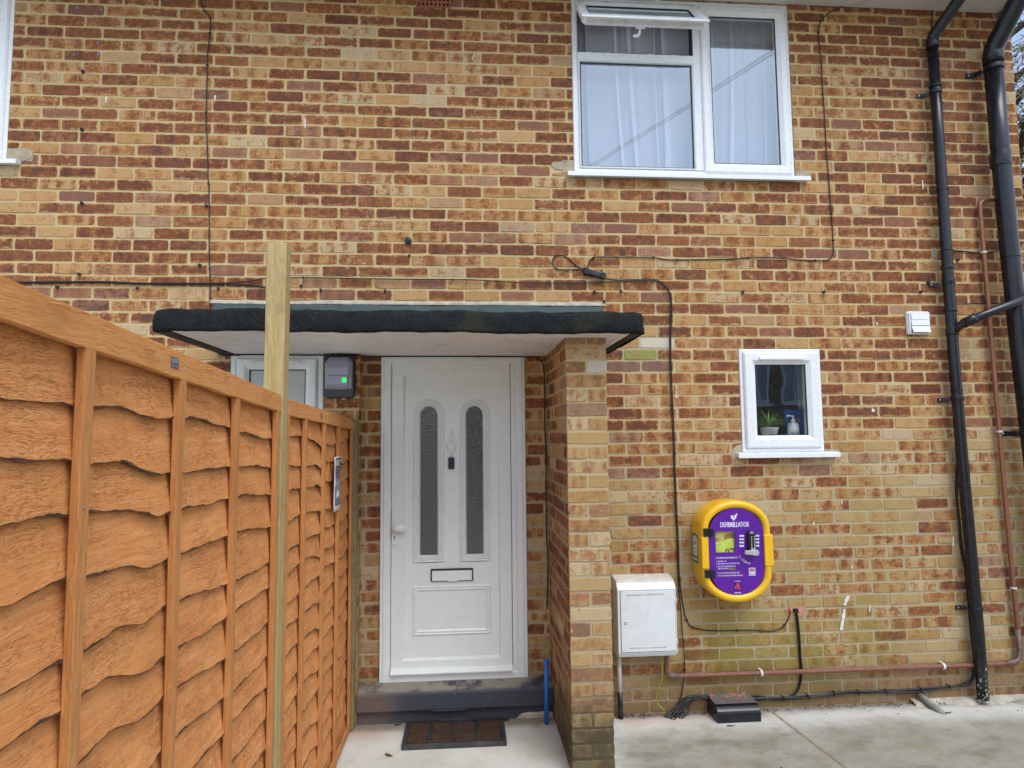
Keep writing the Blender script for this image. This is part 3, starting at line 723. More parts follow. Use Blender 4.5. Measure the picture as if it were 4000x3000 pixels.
for q in ([(4.232, .03, 4.43), (4.240, -.02, 4.46), TL @ Vector((4.238, .035, 4.36))], [(3.460, .03, 4.43), (3.455, -.02, 4.46), TL @ Vector((3.462, .035, 4.36))]):
    st = MB(); st.tube(q, .005, 6); st.build('friction_stay', M_gasket, win)
ig = MB(); ig.ring(rect(3.4565, 4.2355, 4.2385, 4.578), [(0, .030), (.0, .012), (.006, .012), (.006, .060), (0, .066)]); ig.build('seal', M_gasket, win)
for x in (3.515, 3.645, 3.93, 4.09):
    k = MB(); k.box(x, x+.035, .010, .028, 4.2382, 4.2425); k.build('keep_plate', M_upvc, win, bevel=.001)
tv = MB(); tv.box(3.705, 4.012, -.016, .004, 4.588, 4.612); tvo = tv.build('trickle_vent', M_upvc, win, bevel=.003)
sl = MB()
for k in range(46): sl.box(3.733+k*.0054, 3.7355+k*.0054, -.0166, -.0158, 4.593, 4.608)
sl.build('vent_slots', M_stub, tvo)
def curtain(name, x0, x1, z0, z1, y, seed, label):
    g = random.Random(seed); nz = 16; W = x1-x0
    folds = []; c = x0+g.uniform(.05, .12)
    while c < x1-.06:
        folds.append((c, g.uniform(.008, .034), g.uniform(-.05, .05), g.uniform(.6, 1.9), g.uniform(0, 6))); c += g.uniform(.07, .22)
    vs = []; nx = None
    for k in range(nz+1):
        t = k/nz; row = [(x0, 0)]; last = x0
        for (c, w, dr_, gr, ph) in folds:
            cc = max(last+.012, c+dr_*t*t+.008*math.sin(ph+t*3)); ww = w*(1+(gr-1)*t)
            for q in range(1, 6): u = q/6; row.append((last+(cc-ww/2-last)*u, .010*math.sin(u*PI*2+ph)))
            a, b_ = cc-ww/2, cc+ww/2
            for (px, py) in ((a, 0), (a+ww*.5, -.004), (b_-.002, -.008), (b_, -.013), (b_-.003, -.018), (a+ww*.5, -.021), (a+.003, -.025), (a, -.030), (a+.002, -.035), (a+ww*.5, -.036), (b_, -.034)): row.append((px, py))
            last = b_
        for q in range(1, 6): u = q/5; row.append((last+(x1-last)*u, -.03*(1-u)))
        nx = len(row)-1
        for (px, py) in row: vs.append((px, y+py+.006*math.sin(px*11+t*2), z1+(z0-z1)*t))
    mb = MB(); mb.add(vs, [(k*(nx+1)+i, k*(nx+1)+i+1, (k+1)*(nx+1)+i+1, (k+1)*(nx+1)+i) for k in range(nz) for i in range(nx)], True)
    o = mb.build(name, M_voile, None, loc=((x0+x1)/2, y, z0), fix=False); tag(o, label, 'curtain', 'net curtains'); return o
curtain('net_curtain', 3.38, 4.26, 3.40, 4.70, .165, 3, 'white net curtain behind the fixed pane and open top light')
curtain('net_curtain', 4.25, 4.94, 3.40, 4.70, .165, 8, 'white net curtain behind the narrower right casement of the upstairs window')

# small downstairs window
F = MB(); F.ring(rect(4.470, 5.0155, 1.588, 2.2535), frame_prof(.034, -.004)); ws = F.build('window', M_upvc, house, bevel=.002)
cs = MB(); cs.ring(rect(4.492, 4.994, 1.613, 2.232), sash_prof(.080, -.022)); cas = cs.build('casement', M_upvc, ws, bevel=.0015)
gasket('gasket', 4.572, 4.914, 1.693, 2.152, .0, cas); pane1(4.574, 4.912, 1.695, 2.150, .006, M_glass2, cas)
tv = MB(); tv.prism([(-.022, 2.200), (-.040, 2.196), (-.043, 2.186), (-.040, 2.178), (-.022, 2.176)], 4.593, 4.890, 'X'); tv.build('trickle_vent', M_upvc, cas, bevel=.002)
sill(4.424, 5.095, 1.586, .034, ws, .05)
# porch window
F = MB(); F.ring(rect(1.2785, 1.8335, 1.152, 2.222), frame_prof(.042, -.002)); wp = F.build('window', M_updark, house, bevel=.002)
cs = MB(); cs.ring(rect(1.318, 1.796, 1.19, 2.196), sash_prof(.070, -.016)); cas = cs.build('casement', M_updark, wp, bevel=.0015)
gasket('gasket', 1.388, 1.726, 1.26, 2.126, .004, cas); g = MB(); g.box(1.384, 1.730, .010, .016, 1.256, 2.13); g.build('pane', M_frost, cas)
tv = MB(); tv.prism([(-.016, 2.178), (-.032, 2.175), (-.034, 2.166), (-.031, 2.160), (-.016, 2.158)], 1.41, 1.70, 'X'); tv.build('trickle_vent', M_updark, cas, bevel=.002)
# edge of the upstairs window on the left
F = MB(); F.ring(rect(-1.5985, -.0795, 3.404, 4.622), frame_prof(.044)); wl = F.build('window', M_upvc, house, bevel=.002)
cs = MB(); cs.ring(rect(-.80, -.105, 3.425, 4.594), sash_prof(.070)); cas = cs.build('casement', M_upvc, wl, bevel=.0015)
cs = MB(); cs.ring(rect(-1.575, -.84, 3.425, 4.594), sash_prof(.070)); cas2 = cs.build('casement', M_upvc, wl, bevel=.0015)
mu = MB(); mu.box(-.845, -.795, .0055, .06, 3.446, 4.58); mu.build('mullion', M_upvc, wl)
pane1(-.73, -.175, 3.497, 4.522, .014, M_glass, cas); pane1(-1.505, -.91, 3.497, 4.522, .014, M_glass, cas2)
sill(-1.66, .006, 3.405, .032, wl)
for (poly, nm) in ([[(3.33, 3.405), (3.335, 3.425), (3.285, 3.432), (3.262, 3.455), (3.280, 3.478), (3.318, 3.478), (3.350, 3.492), (3.412, 3.492), (3.412, 3.405)]], 0), ([[(4.912, 3.405), (4.99, 3.405), (5.018, 3.428), (5.008, 3.452), (4.95, 3.462), (4.912, 3.458)]], 0), ([[(-.076, 3.405), (.01, 3.402), (.068, 3.425), (.074, 3.470), (.02, 3.488), (-.076, 3.482)]], 0), ([[(4.40, 1.545), (4.40, 1.60), (4.43, 1.63), (4.467, 1.64), (4.467, 1.555)]], 0), ([[(5.018, 1.60), (5.11, 1.595), (5.13, 1.57), (5.10, 1.545), (5.02, 1.55)]], 0):
    p = MB(); p.prism(poly[0], -.0015, .01, 'Y'); p.build('plaster_patch', M_mastic, house, bevel=.001)

# ---------------------------------------------------------------- front door
YD = .105
d = MB(); d.ring(rect(2.170, 3.086, .188, 2.240), [(0, .17), (0, YD-.002), (.003, YD-.006), (.018, YD-.006), (.022, YD-.010), (.058, YD-.010), (.062, YD-.006), (.066, YD+.004), (.066, .17)])
door = d.build('door', M_updark, house, bevel=.0015); tag(door, 'white panelled front door with two arched obscured panes')
lf = MB(); lf.ring(rect(2.2385, 2.9905, .262, 2.1795), [(0, .16), (0, YD+.002), (.003, YD-.003), (.070, YD-.003), (.073, YD-.001), (.084, YD+.012), (.084, .16)]); leaf = lf.build('door_leaf', M_updark, door, bevel=.0012)
gp = MB(); gp.box(2.232, 2.240, YD+.006, .16, .24, 2.186); gp.box(2.989, 2.997, YD+.006, .16, .24, 2.186); gp.box(2.24, 2.99, YD+.006, .16, 2.178, 2.187); gp.build('gasket', M_gasket, door)
GL = ((2.373, 2.568), (2.664, 2.857))
fl_ = MB(); fl_.box(2.9935, 3.022, YD-.0055, .16, .192, 2.178); fl_.build('frame_stop', M_updark, door, bevel=.0015)
pn = MB()
YP = YD+.0125
P0, P1, Q0, Q1 = 2.321, 2.908, .344, 2.097
pn.box(P0, P1, YP, .15, Q0, .92); pn.box(P0, GL[0][0]+.04, YP, .15, .92, Q1); pn.box(GL[0][1]-.04, GL[1][0]+.04, YP, .15, .92, Q1); pn.box(GL[1][1]-.04, P1, YP, .15, .92, Q1)
for (a, b_) in GL:                                                  # spandrels above the arched panes
    k = 16; r = .0575; c = (a+b_)/2; zs = 1.942-.097
    for i in range(k):
        t0, t1 = PI*i/k, PI*(i+1)/k
        q = [(c+r*math.cos(t0), zs+r*math.sin(t0)), (c+r*math.cos(t1), zs+r*math.sin(t1)), (c+r*math.cos(t1), Q1), (c+r*math.cos(t0), Q1)]
        pn.add([(x, YP+.0003, z) for x, z in q], [(0, 1, 2, 3)])
pn.build('door_panel', M_updark, door)
ml = [(0, YP+.001), (.001, YP-.006), (.006, YP-.011), (.011, YP-.009), (.014, YP-.004), (.017, YP-.009), (.022, YP-.010), (.026, YP-.003), (.029, YP-.008), (.034, YP-.008), (.044, YP+.006), (.050, YP+.016)]
for (a, b_) in GL:
    m = MB(); m.ring(arch(a, b_, .923, 1.943, 20), ml); m.build('glazing_moulding', M_updark, door, bevel=0)
    gl = MB(); gl.prism(arch(a+.044, b_-.044, .966, 1.898, 16), YP+.006, YP+.014, 'Y'); gl.build('pane', M_obsc, door)
lm = MB(); lm.ring(rect(2.372, 2.859, .478, .779), [(0, YP+.001), (.001, YP-.005), (.008, YP-.009), (.013, YP-.005), (.016, YP-.002), (.020, YP-.007), (.026, YP-.006), (.036, YP+.001)]); lm.build('lower_moulding', M_updark, door, bevel=.001)
wb = MB(); wb.prism([(YD-.004, .292), (YD-.014, .290), (YD-.036, .268), (YD-.036, .262), (YD-.030, .262), (YD-.030, .2615), (YD+.0, .2615)], 2.240, 2.990, 'X'); wb.build('weather_bar', M_updark, door, bevel=.001)
th = MB(); th.box(2.236, 2.994, YD+.0, .165, .190, .218); th.box(2.236, 2.994, YD+.03, .165, .218, .262); th.build('threshold', M_gasket, door)
tb = MB(); tb.box(2.242, 2.99, YD-.012, YD-.001, .236, .262); tb.build('bottom_rail', M_updark, door, bevel=.001)
lt = MB(); lt.prism(rrect(2.483, 2.748, .806, .883, .006), YP-.012, YP, 'Y'); letter = lt.build('letterbox', M_gasket, door, bevel=.002)
lt = MB(); lt.box(2.492, 2.739, YP-.016, YP-.0125, .811, .872); lt.box(2.495, 2.736, YP-.0166, YP-.0162, .868, .872); lt.prism([(2.585, .811), (2.60, .806), (2.64, .806), (2.655, .811)], YP-.0158, YP-.0127, 'Y'); lt.build('flap', M_updark, letter, bevel=.0015)
hp = MB(); hp.prism(rrect(2.243, 2.282, 1.031, 1.269, .019), YD-.013, YD-.003, 'Y'); hndl = hp.build('handle', M_updark, door, bevel=.004)
kb = MB(); kb.lathe([(.012, 0), (.013, -.02), (.016, -.03)], (2.262, YD-.012, 1.146), 'Y', 14)
sv = []
for i in range(9):
    for k in range(16):
        a, b_ = PI*i/8, 2*PI*k/16; sv.append((2.296+.045*math.sin(a)*math.cos(b_)-.004, YD-.048-.012*math.cos(a), 1.146+.026*math.sin(a)*math.sin(b_)))
kb.add(sv, [(i*16+k, i*16+(k+1) % 16, (i+1)*16+(k+1) % 16, (i+1)*16+k) for i in range(8) for k in range(16)], True); kb.build('knob', M_updark, hndl)
kh = MB(); kh.lathe([(.0055, 0), (.0055, -.0012)], (2.261, YD-.013, 1.089), 'Y', 12); kh.box(2.258, 2.264, YD-.0142, YD-.013, 1.071, 1.088); kh.build('keyhole', M_stub, hndl)
kn = MB()                                                          # urn knocker
kn.lathe([(.003, 0), (.004, -.004), (.007, -.010), (.004, -.012)], (2.614, YP, 1.735), 'Y', 10)
prof = [(.003, 1.745), (.005, 1.738), (.0035, 1.730), (.006, 1.722), (.008, 1.714), (.005, 1.706), (.010, 1.700), (.022, 1.690), (.029, 1.680), (.030, 1.672), (.030, 1.655), (.026, 1.642), (.016, 1.630), (.011, 1.622), (.016, 1.612), (.006, 1.604)]
kn.add([(2.614+s*r*1.0, YP-.010*math.cos(a*1.3)-.002, z) for (r, z) in prof for s, a in ((-1, 1.2), (-.6, .7), (0, 0), (.6, .7), (1, 1.2))], [(i*5+k, i*5+k+1, (i+1)*5+k+1, (i+1)*5+k) for i in range(len(prof)-1) for k in range(4)], True)
kn.tube([(2.614+.034*math.cos(a), YP-.010-.006*math.sin(a), 1.664-.058*max(0, -math.sin(a))) for a in [PI+PI*i/14 for i in range(15)]], [.0035+.0025*math.sin(PI*i/14) for i in range(15)], 7)
kn.lathe([(.006, 0), (.007, -.006), (.003, -.012)], (2.614, YP, 1.590), 'Y', 10)
knock = kn.build('knocker', M_updark, door)
sp = MB(); sp.lathe([(.004, 0), (.004, -.002)], (2.614, YP-.0125, 1.672), 'Y', 10); sp.build('spy_hole', M_gasket, knock)
bl = MB(); bl.prism(rrect(2.593, 2.632, 1.501, 1.575, .008), YP-.018, YP, 'Y'); bell = bl.build('doorbell', M_black, door, bevel=.003)
rg = MB(); rg.tube([(2.6125+.0125*math.cos(2*PI*i/24), YP-.0185, 1.540+.0125*math.sin(2*PI*i/24)) for i in range(25)], .0009, 6, False); rg.build('button_ring', plain('bell_ring_blue', (.05, .06, .30), .4), bell)
# step
s = MB(); s.prism([(.125, .080), (.125, .214), (.095, .213), (.030, .196), (.004, .190), (-.006, .184), (-.010, .174), (-.010, .083), (-.004, .080)], 2.052, 3.228, 'X')
s.box(2.50, 2.70, -.0085, .02, .070, .084)
step = s.build('door_step', M_step, house, bevel=.004)
s = MB(); s.box(2.052, 3.228, .022, .124, -.05, .0795); s.build('step_base', M_step, step)
s = MB(); s.prism([(3.00, 0), (3.03, .03), (3.08, .038), (3.13, .034), (3.19, .042), (3.226, .03), (3.226, 0)], .004, .023, 'Y'); s.build('mortar_dab', M_cement, step, bevel=.006)
# things screwed into or left on the wall
def spots(name, pts, build, mat):
    for (x, z) in pts:
        m = MB(); build(m, x, z); m.build(name, mat, house)
def nub(m, x, z): m.box(x-.007, x+.007, -.014, .003, z-.009, z+.006); m.tube([(x, -.014, z+.004), (x, -.022, z+.004)], .003, 6)
spots('cable_clip', [(.345, 3.984), (.354, 3.612), (.374, 3.148), (1.110, 3.144), (1.080, 2.771), (.377, 2.707), (.255, 2.626), (.718, 2.623), (1.195, 2.624), (1.691, 2.646), (1.81, 2.621), (2.204, 2.619), (3.53, 2.622), (3.703, 2.627), (3.593, 2.56), (2.354, 2.845), (4.511, 2.626), (5.064, 2.634), (5.793, 2.704), (5.737, 2.639), (6.014, 2.859)], nub, M_black)
def plug(m, x, z): m.lathe([(.003, .002), (.008, .0), (.008, -.004), (.004, -.005), (.004, -.001)], (x, 0, z), 'Y', 10)
spots('wall_plug', [(.294, 4.401), (.436, 4.396), (.286, 4.175), (.424, 4.177), (.288, 4.096), (.429, 4.101)], plug, M_lens)
m = MB(); m.lathe([(.022, .002), (.022, -.008), (.016, -.010), (.010, -.006), (.008, -.014), (.002, -.015)], (2.346, 0, 2.941), 'Y', 16); m.build('cable_grommet', M_black, house)
def blob(m, pts, w, sd):
    g = random.Random(sd); L, Rr = [], []
    for i, (x, z) in enumerate(pts):
        ww = w*(.5+g.random())*(1-.5*abs(i/(len(pts)-1)-.3)); L.append((x-ww, z+g.uniform(-.003, .003))); Rr.append((x+ww, z+g.uniform(-.003, .003)))
    m.prism(L+Rr[::-1], -.0042, -.001, 'Y')
for i, (a, b_, w) in enumerate([((5.125, .672), (5.100, .615), .012), ((5.098, .59), (5.068, .465), .010), ((5.266, .61), (5.262, .572), .004), ((5.160, .862), (5.158, .838), .004), ((5.858, 1.03), (5.852, .97), .005), ((5.115, 1.27), (5.115, 1.25), .003), ((4.92, 1.14), (4.92, 1.12), .004), ((5.80, 3.41), (5.80, 3.345), .006), ((.49, 3.83), (.487, 3.79), .005), ((1.142, 3.86), (1.140, 3.82), .004), ((1.70, 3.72), (1.697, 3.66), .004), ((2.77, 4.19), (2.755, 4.15), .004), ((5.36, 1.86), (5.36, 1.84), .012), ((5.42, 2.43), (5.42, 2.41), .004), ((4.045, 1.95), (4.05, 1.94), .006)]):
    m = MB(); blob(m, [(a[0]+(b_[0]-a[0])*k/6, a[1]+(b_[1]-a[1])*k/6) for k in range(7)], w, i); m.build('dropping', M_drop, house)
m = MB(); m.prism([(4.70, .600), (4.735, .612), (4.80, .616), (4.835, .612), (4.838, .585), (4.81, .556), (4.775, .562), (4.745, .585)], -.0048, .001, 'Y'); m.build('broken_brick', M_pinkhole, house)
m = MB(); m.prism([(4.752, .585), (4.758, .606), (4.79, .604), (4.795, .580), (4.78, .572)], -.0056, -.004, 'Y'); m.build('cable_hole', M_hole, house)
for (x, z, w, h) in ((5.855, 2.905, .022, .065),):
    m = MB(); m.prism([(x-w, z-h*.4), (x-w*.6, z+h*.5), (x+w*.4, z+h*.6), (x+w, z+h*.1), (x+w*.6, z-h*.6)], -.004, .001, 'Y'); m.build('plaster_patch', M_mastic, house, bevel=.003)

# ---------------------------------------------------------------- ground
g = MB(); g.add([(-60, -70, 0), (60, -70, 0), (60, 60, 0), (-60, 60, 0)], [(0, 1, 2, 3)]); ground = tag(g.build('ground', M_ground, fix=False), kind='structure')
s = MB(); vs = []; gg = random.Random(5)
for i in range(41):                                                 # cement haunch along the wall at the downpipe foot
    x = 5.50+1.1*i/40; w = .055+.02*math.sin(i*.7)+gg.uniform(-.008, .008)+(.02 if abs(x-5.93) < .14 else 0)
    vs += [(x, .003, .026), (x, -w*.55, .020), (x, -w, .001)]
s.add(vs, [(3*i+k, 3*i+3+k, 3*i+4+k, 3*i+1+k) for i in range(40) for k in range(2)], True); tag(s.build('ground_haunch', M_cement, fix=False), kind='structure')
lt = MB(); g = random.Random(2)
for i in range(900):
    u = g.random(); x = 3.55+2.95*u if g.random() < .8 else g.uniform(3.62, 4.5)
    y = -abs(g.gauss(0, .022))-.006
    if g.random() < .06: y -= g.uniform(0, .15)
    if 4.17 < x < 4.47: continue
    r = g.uniform(.002, .008); a = g.uniform(0, 6); z = g.uniform(.001, .012)
    el = g.uniform(.3, .9)
    lt.add([(x+r*math.cos(a), y+r*math.sin(a), z+.001), (x-el*r*math.sin(a), y+el*r*math.cos(a), z+g.uniform(0, .004)), (x-r*math.cos(a), y-r*math.sin(a), z), (x+el*r*math.sin(a), y-el*r*math.cos(a), z+g.uniform(0, .003))], [(0, 1, 2, 3)])
tag(lt.build('leaf_litter', M_litter, fix=False), 'brown leaf litter and grit along the foot of the brick wall', 'leaf litter', kind='stuff')
def leaf_mesh(L, W, curl, sd):
    g = random.Random(sd); vs = []; n = 6
    for i in range(n+1):
        t = i/n; w = W*math.sin(PI*min(.98, t*.9+.06))
        for s in (-1, 0, 1): vs.append((L*(t-.5), s*w, .003+curl*(t-.5)**2*4+abs(s)*curl*.6*math.sin(t*5+s)+g.uniform(0, .001)))
    m = MB(); m.add(vs, [(3*i+k, 3*i+3+k, 3*i+4+k, 3*i+1+k) for i in range(n) for k in range(2)], True); return m
for (x, y, L, W, rot, cu, lab) in [(2.285, -.365, .050, .011, -.5, .004, 'dark curled leaf lying on pale concrete left of the doormat'), (2.945, .000, .042, .018, 1.1, .010, 'brown upright leaf beside the right back corner of the doormat'),
        (2.300, .0, .055, .009, .5, .006, 'brown crumpled leaf tucked against the left back edge of the doormat'), (4.300, -.700, .030, .009, 1.4, .006, 'small dark leaf alone on stained slab below the black pipe cover'),
        (5.62, -.165, .055, .009, .1, .003, 'thin dark leaf on slab below the downpipe foot'), (4.245, -.205, .05, .007, .1, .003, 'thin dark leaf at the front edge of the black pipe cover')]:
    m = leaf_mesh(L, W, cu, int(x*100)); o = m.build('dead_leaf', M_leaf, fix=False); o.location = (x, y, 0.001); o.rotation_euler.z = rot; tag(o, lab, 'leaf', 'fallen leaves')

# ---------------------------------------------------------------- fence
def fence_panel(y0, y1, z_at, slope, nb, battens, label, sd):
    """panel runs along Y at X = 2.03 (front of the battens); y0 nearest the wall"""
    org = Vector((2.0, y0, 0)); root = empty('lap_fence', org, label, 'fence', 'waney lap fences beside the porch')
    g = random.Random(sd); zt = lambda y: z_at+slope*(y-y0)
    bays = sorted(battens)
    L = y0-y1; NY = int(L/.0135)
    # a profile shared by neighbouring boards of one log, changing slowly from board to board
    bumps = [(g.uniform(y1, y0), g.uniform(.03, .11), g.uniform(-.030, .042), g.uniform(-.006, .012)) for _ in range(int(L*4.5))]
    bd = MB(); bd2 = MB()
    H0 = z_at-.035
    pitch = H0/nb
    for k in range(nb):
        zb = H0-pitch*(k+1); loc = [(c+g.uniform(-.035, .035), w*g.uniform(.8, 1.25), a*g.uniform(.3, 1.2), q*g.uniform(.4, 1.2)) for (c, w, a, q) in bumps]
        ph = [g.uniform(0, 6) for _ in range(5)]; off = g.uniform(-.008, .008); sw = g.uniform(-.01, .01); amp = g.uniform(.6, 1.15)
        vs = []; NV = 7
        for i in range(NY+1):
            y = y1+L*i/NY
            e = off+sw*math.sin(y*2.2+ph[0])+.009*math.sin(y*6+ph[1])+.0018*math.sin(y*31+ph[2])
            bul = 0
            for (c, w, a, q) in loc:
                f = math.exp(-((y-c)/w)**2); e -= amp*a*f; bul += q*f
            e += g.uniform(-.0012, .0012)
            zlo = max(zb+e, -.02) if k < nb-1 else max(.002, zb+e)
            zhi = zb+pitch+.045 if k else H0+.02
            for v in range(NV):
                t = v/(NV-1); z = zlo+(zhi-zlo)*t
                x = 2.0128-.017*t+(bul+.0022*math.sin(y*9+t*5+ph[3]))*(1-t)**1.3
                x = min(x, 2.0175)
                vs.append((x, y, z+slope*(y-y0)))
            vs.append((vs[-NV][0]-.014, y, vs[-NV][2]+.003))
        m = NV+1
        ed = []
        for i in range(NY+1):
            b0 = Vector(vs[i*m]); hh = max(.0008, .0022+.0022*math.sin(i*.21+ph[4])+.0016*math.sin(i*.83+ph[2])+g.uniform(-.0008, .0012)); ed += [(b0.x+.0006, b0.y, b0.z-.0006), (b0.x+.0006, b0.y, b0.z+hh)]
        bd2.add(ed, [(2*i, 2*i+2, 2*i+3, 2*i+1) for i in range(NY)])  # dark front strip paints the shadow gap under each lap, along with bark remnants
        bd.add(vs, [(i*m+v, (i+1)*m+v, (i+1)*m+v+1, i*m+v+1) for i in range(NY) for v in range(NV-1)], True)
        bd2.add([vs[i*m] for i in range(NY+1)]+[vs[i*m+NV] for i in range(NY+1)], [(i, NY+1+i, NY+2+i, i+1) for i in range(NY)])
    bo = bd.build('board', M_fence, root, fix=False); tag(bo)
    bd2.build('waney_edge_and_shade', M_bark_shade, bo, fix=False)
    bk = MB(); bk.add([(1.985, y0, .01), (1.985, y1, .01), (1.985, y1, z_at-.03+slope*(y1-y0)), (1.985, y0, z_at-.03)], [(0, 1, 2, 3)]); bk.build('board_back', M_bark_shade, bo)
    for b in battens:
        m = MB(); w = .031
        jit = [g.uniform(-.002, .002) for _ in range(9)]
        vs = []
        zs = [.012+(zt(b)-.050-.012)*i/8 for i in range(9)]
        for z, j in zip(zs, jit): vs += [(2.014, b+j, z), (2.030+j*.4, b+j, z), (2.030+j*.4, b+w+j*.7, z), (2.014, b+w+j*.7, z)]
        m.add(vs, [(4*i+k, 4*i+(k+1) % 4, 4*i+4+(k+1) % 4, 4*i+4+k) for i in range(8) for k in range(4)]+[(0, 3, 2, 1), (32, 33, 34, 35)])
        o = m.build('batten', M_batten, root, bevel=.0015)
        nl = MB()
        for z in (.25, .62, .98, 1.33, 1.66): nl.lathe([(.0028, 0), (.0028, .0008)], (2.0302, b+w*.5+g.uniform(-.006, .006), z+g.uniform(-.08, .08)), 'X', 8)
        nl.build('nail', M_stub, o)
    def strip(name, x0, x1, dz0, dz1, ya, yb, mat):
        m = MB(); n = 24; vs = []
        for i in range(n+1):
            y = ya+(yb-ya)*i/n; a, b, c = g.uniform(-.001, .001), g.uniform(-.0015, .0015), g.uniform(-.001, .001)
            vs += [(x0, y, zt(y)+dz0+b), (x1+a, y, zt(y)+dz0+b), (x1+a, y, zt(y)+dz1+c), (x0, y, zt(y)+dz1+c)]
        m.add(vs, [(4*i+k, 4*i+(k+1) % 4, 4*i+4+(k+1) % 4, 4*i+4+k) for i in range(n) for k in range(4)]+[(0, 3, 2, 1), (4*n, 4*n+1, 4*n+2, 4*n+3)])
        return m.build(name, mat, root, bevel=.0015)
    strip('top_rail', 2.012, 2.031, -.050, -.0005, y1, y0, M_rail)
    strip('capping', 1.962, 2.026, .0, .013, y1, y0, M_rail)
    strip('top_rail', 1.965, 1.984, -.050, -.0005, y1, y0, M_rail)
    strip('bottom_rail', 2.0175, 2.0295, .012-zt(y0), .055-zt(y0), y1, y0, M_batten) if sd == 2 else None
    return root
far = fence_panel(-.070, -1.512, 1.804, -.029, 17, [-1.512, -1.235, -.865, -.510, -.105], 'far fence panel against the house with paper notice on one batten', 2)
near = fence_panel(-1.604, -3.435, 1.853, -.058, 17, [-3.43, -3.20, -2.815, -2.435, -2.060, -1.652], 'near fence panel filling the left foreground with a stamped metal tag on its top rail', 1)
tg = MB(); tg.box(2.0312, 2.0322, -2.492, -2.452, 1.871, 1.897); tgo = tg.build('maker_tag', M_tag, near, bevel=.0006)
tr = MB()
for k in range(7): tr.box(2.0322, 2.0327, -2.489+k*.005, -2.4865+k*.005, 1.882+.002*(k % 2), 1.894)
tr.box(2.0322, 2.0327, -2.489, -2.457, 1.875, 1.877); tr.build('stamping', M_ink2, tgo)
tg = MB(); tg.box(2.0312, 2.0322, -.962, -.930, 1.798, 1.822); tg.build('maker_tag', M_tag, far, bevel=.0006)
pp = MB()                                                          # splinters and shavings stuck to the rails
g = random.Random(31)
for (y, z, L, dz, par) in [(-2.62, 1.898, .05, -.004, near), (-2.30, 1.888, .05, -.003, near), (-2.17, 1.882, .03, -.006, near), (-2.93, 1.928, .06, .0, near), (-1.78, 1.858, .03, -.01, near), (-.53, 1.735, .02, -.11, far), (-.80, 1.60, .01, -.10, far), (-2.02, 1.42, .09, -.01, near), (-.22, .92, .03, -.08, far)]:
    m = MB(); m.tube([(2.033, y, z), (2.037, y+L*.5, z+dz*.4+.003), (2.034, y+L, z+dz)], [.0006, .0022, .0006], 5); m.build('splinter', M_rail, par)

def post(name, x0, x1, y0, y1, h, mat, label, sd, bev=.004):
    m = MB(); g = random.Random(sd); n = 30; vs = []
    for i in range(n+1):
        z = -.02+(h+.02)*i/n; tw = .003*math.sin(z*2+sd)
        for (x, y) in ((x0, y0), (x1, y0), (x1, y1), (x0, y1)): vs.append((x+tw+g.uniform(-.0007, .0007), y+g.uniform(-.0007, .0007), z))
    m.add(vs, [(4*i+k, 4*i+(k+1) % 4, 4*i+4+(k+1) % 4, 4*i+4+k) for i in range(n) for k in range(4)]+[(0, 3, 2, 1), (4*n, 4*n+1, 4*n+2, 4*n+3)])
    o = m.build(name, mat, None, loc=((x0+x1)/2, (y0+y1)/2, 0), bevel=bev); return tag(o, label, 'fence post', 'timber fence posts')
post('fence_post', 1.962, 2.034, -1.6025, -1.533, 2.432, M_post, 'tall pale green timber post rising well above the fence', 3)
post('fence_post', 1.985, 2.049, -.066, -.0035, 1.815, M_endpost, 'short weathered timber post between fence end and brick wall', 5)
# notice stapled to a batten
nt = MB(); vs = []
for i in range(9):
    z = 1.330+.278*i/8; c = .004*math.sin(i*.8)
    for k, y in enumerate((-.640, -.589, -.538, -.487)): vs.append((2.0335+c*(k-1)*.3, y+.004*(i/8)-.004, z))
nt.add(vs, [(4*i+k, 4*i+k+1, 4*i+5+k, 4*i+4+k) for i in range(8) for k in range(3)], True)
NX = Matrix.Translation((2.0372, -.5625, 0)) @ Matrix.Rotation(R(90), 4, 'Z') @ Matrix.Diagonal((1.75, 1, 1, 1))
nroot = nt.build('paper_notice', M_paper, None, loc=(2.033, -.5, 1.33), fix=False); tag(nroot, 'narrow black and white printed paper notice pinned to far fence panel', 'notice')
sdm = nroot.modifiers.new('thick', 'SOLIDIFY'); sdm.thickness = .0008
ik = MB()
for (a, b_, l, r_) in [(1.592, 1.603, -.040, .040), (1.548, 1.563, -.040, .04), (1.541, 1.546, -.04, .036), (1.533, 1.539, -.04, .036), (1.523, 1.531, -.04, .036), (1.515, 1.521, -.04, .036), (1.506, 1.512, -.04, .034), (1.494, 1.503, -.04, .038), (1.484, 1.489, -.036, .03), (1.474, 1.478, -.036, .03), (1.388, 1.393, -.042, .034), (1.379, 1.385, -.042, .034), (1.370, 1.376, -.042, .034), (1.358, 1.366, -.042, .034)]:
    ik.box(l, r_, .0, .0004, a, b_, M=NX)
text_into(ik, 'STOP!', -.040, 1.568, .020, -.0005, width=.07, bold=.02, M=NX)
ik.build('lettering', M_ink, nroot)
ik = MB(); ik.box(-.042, .034, .0, .0004, 1.396, 1.466, M=NX); ph = ik.build('picture', M_ink2, nroot)
ik = MB(); ik.prism([(-.03, 1.40), (-.01, 1.435), (.005, 1.43), (.015, 1.405)], -.0003, -.0001, 'Y', M=NX); ik.build('picture_subject', M_paper, ph)

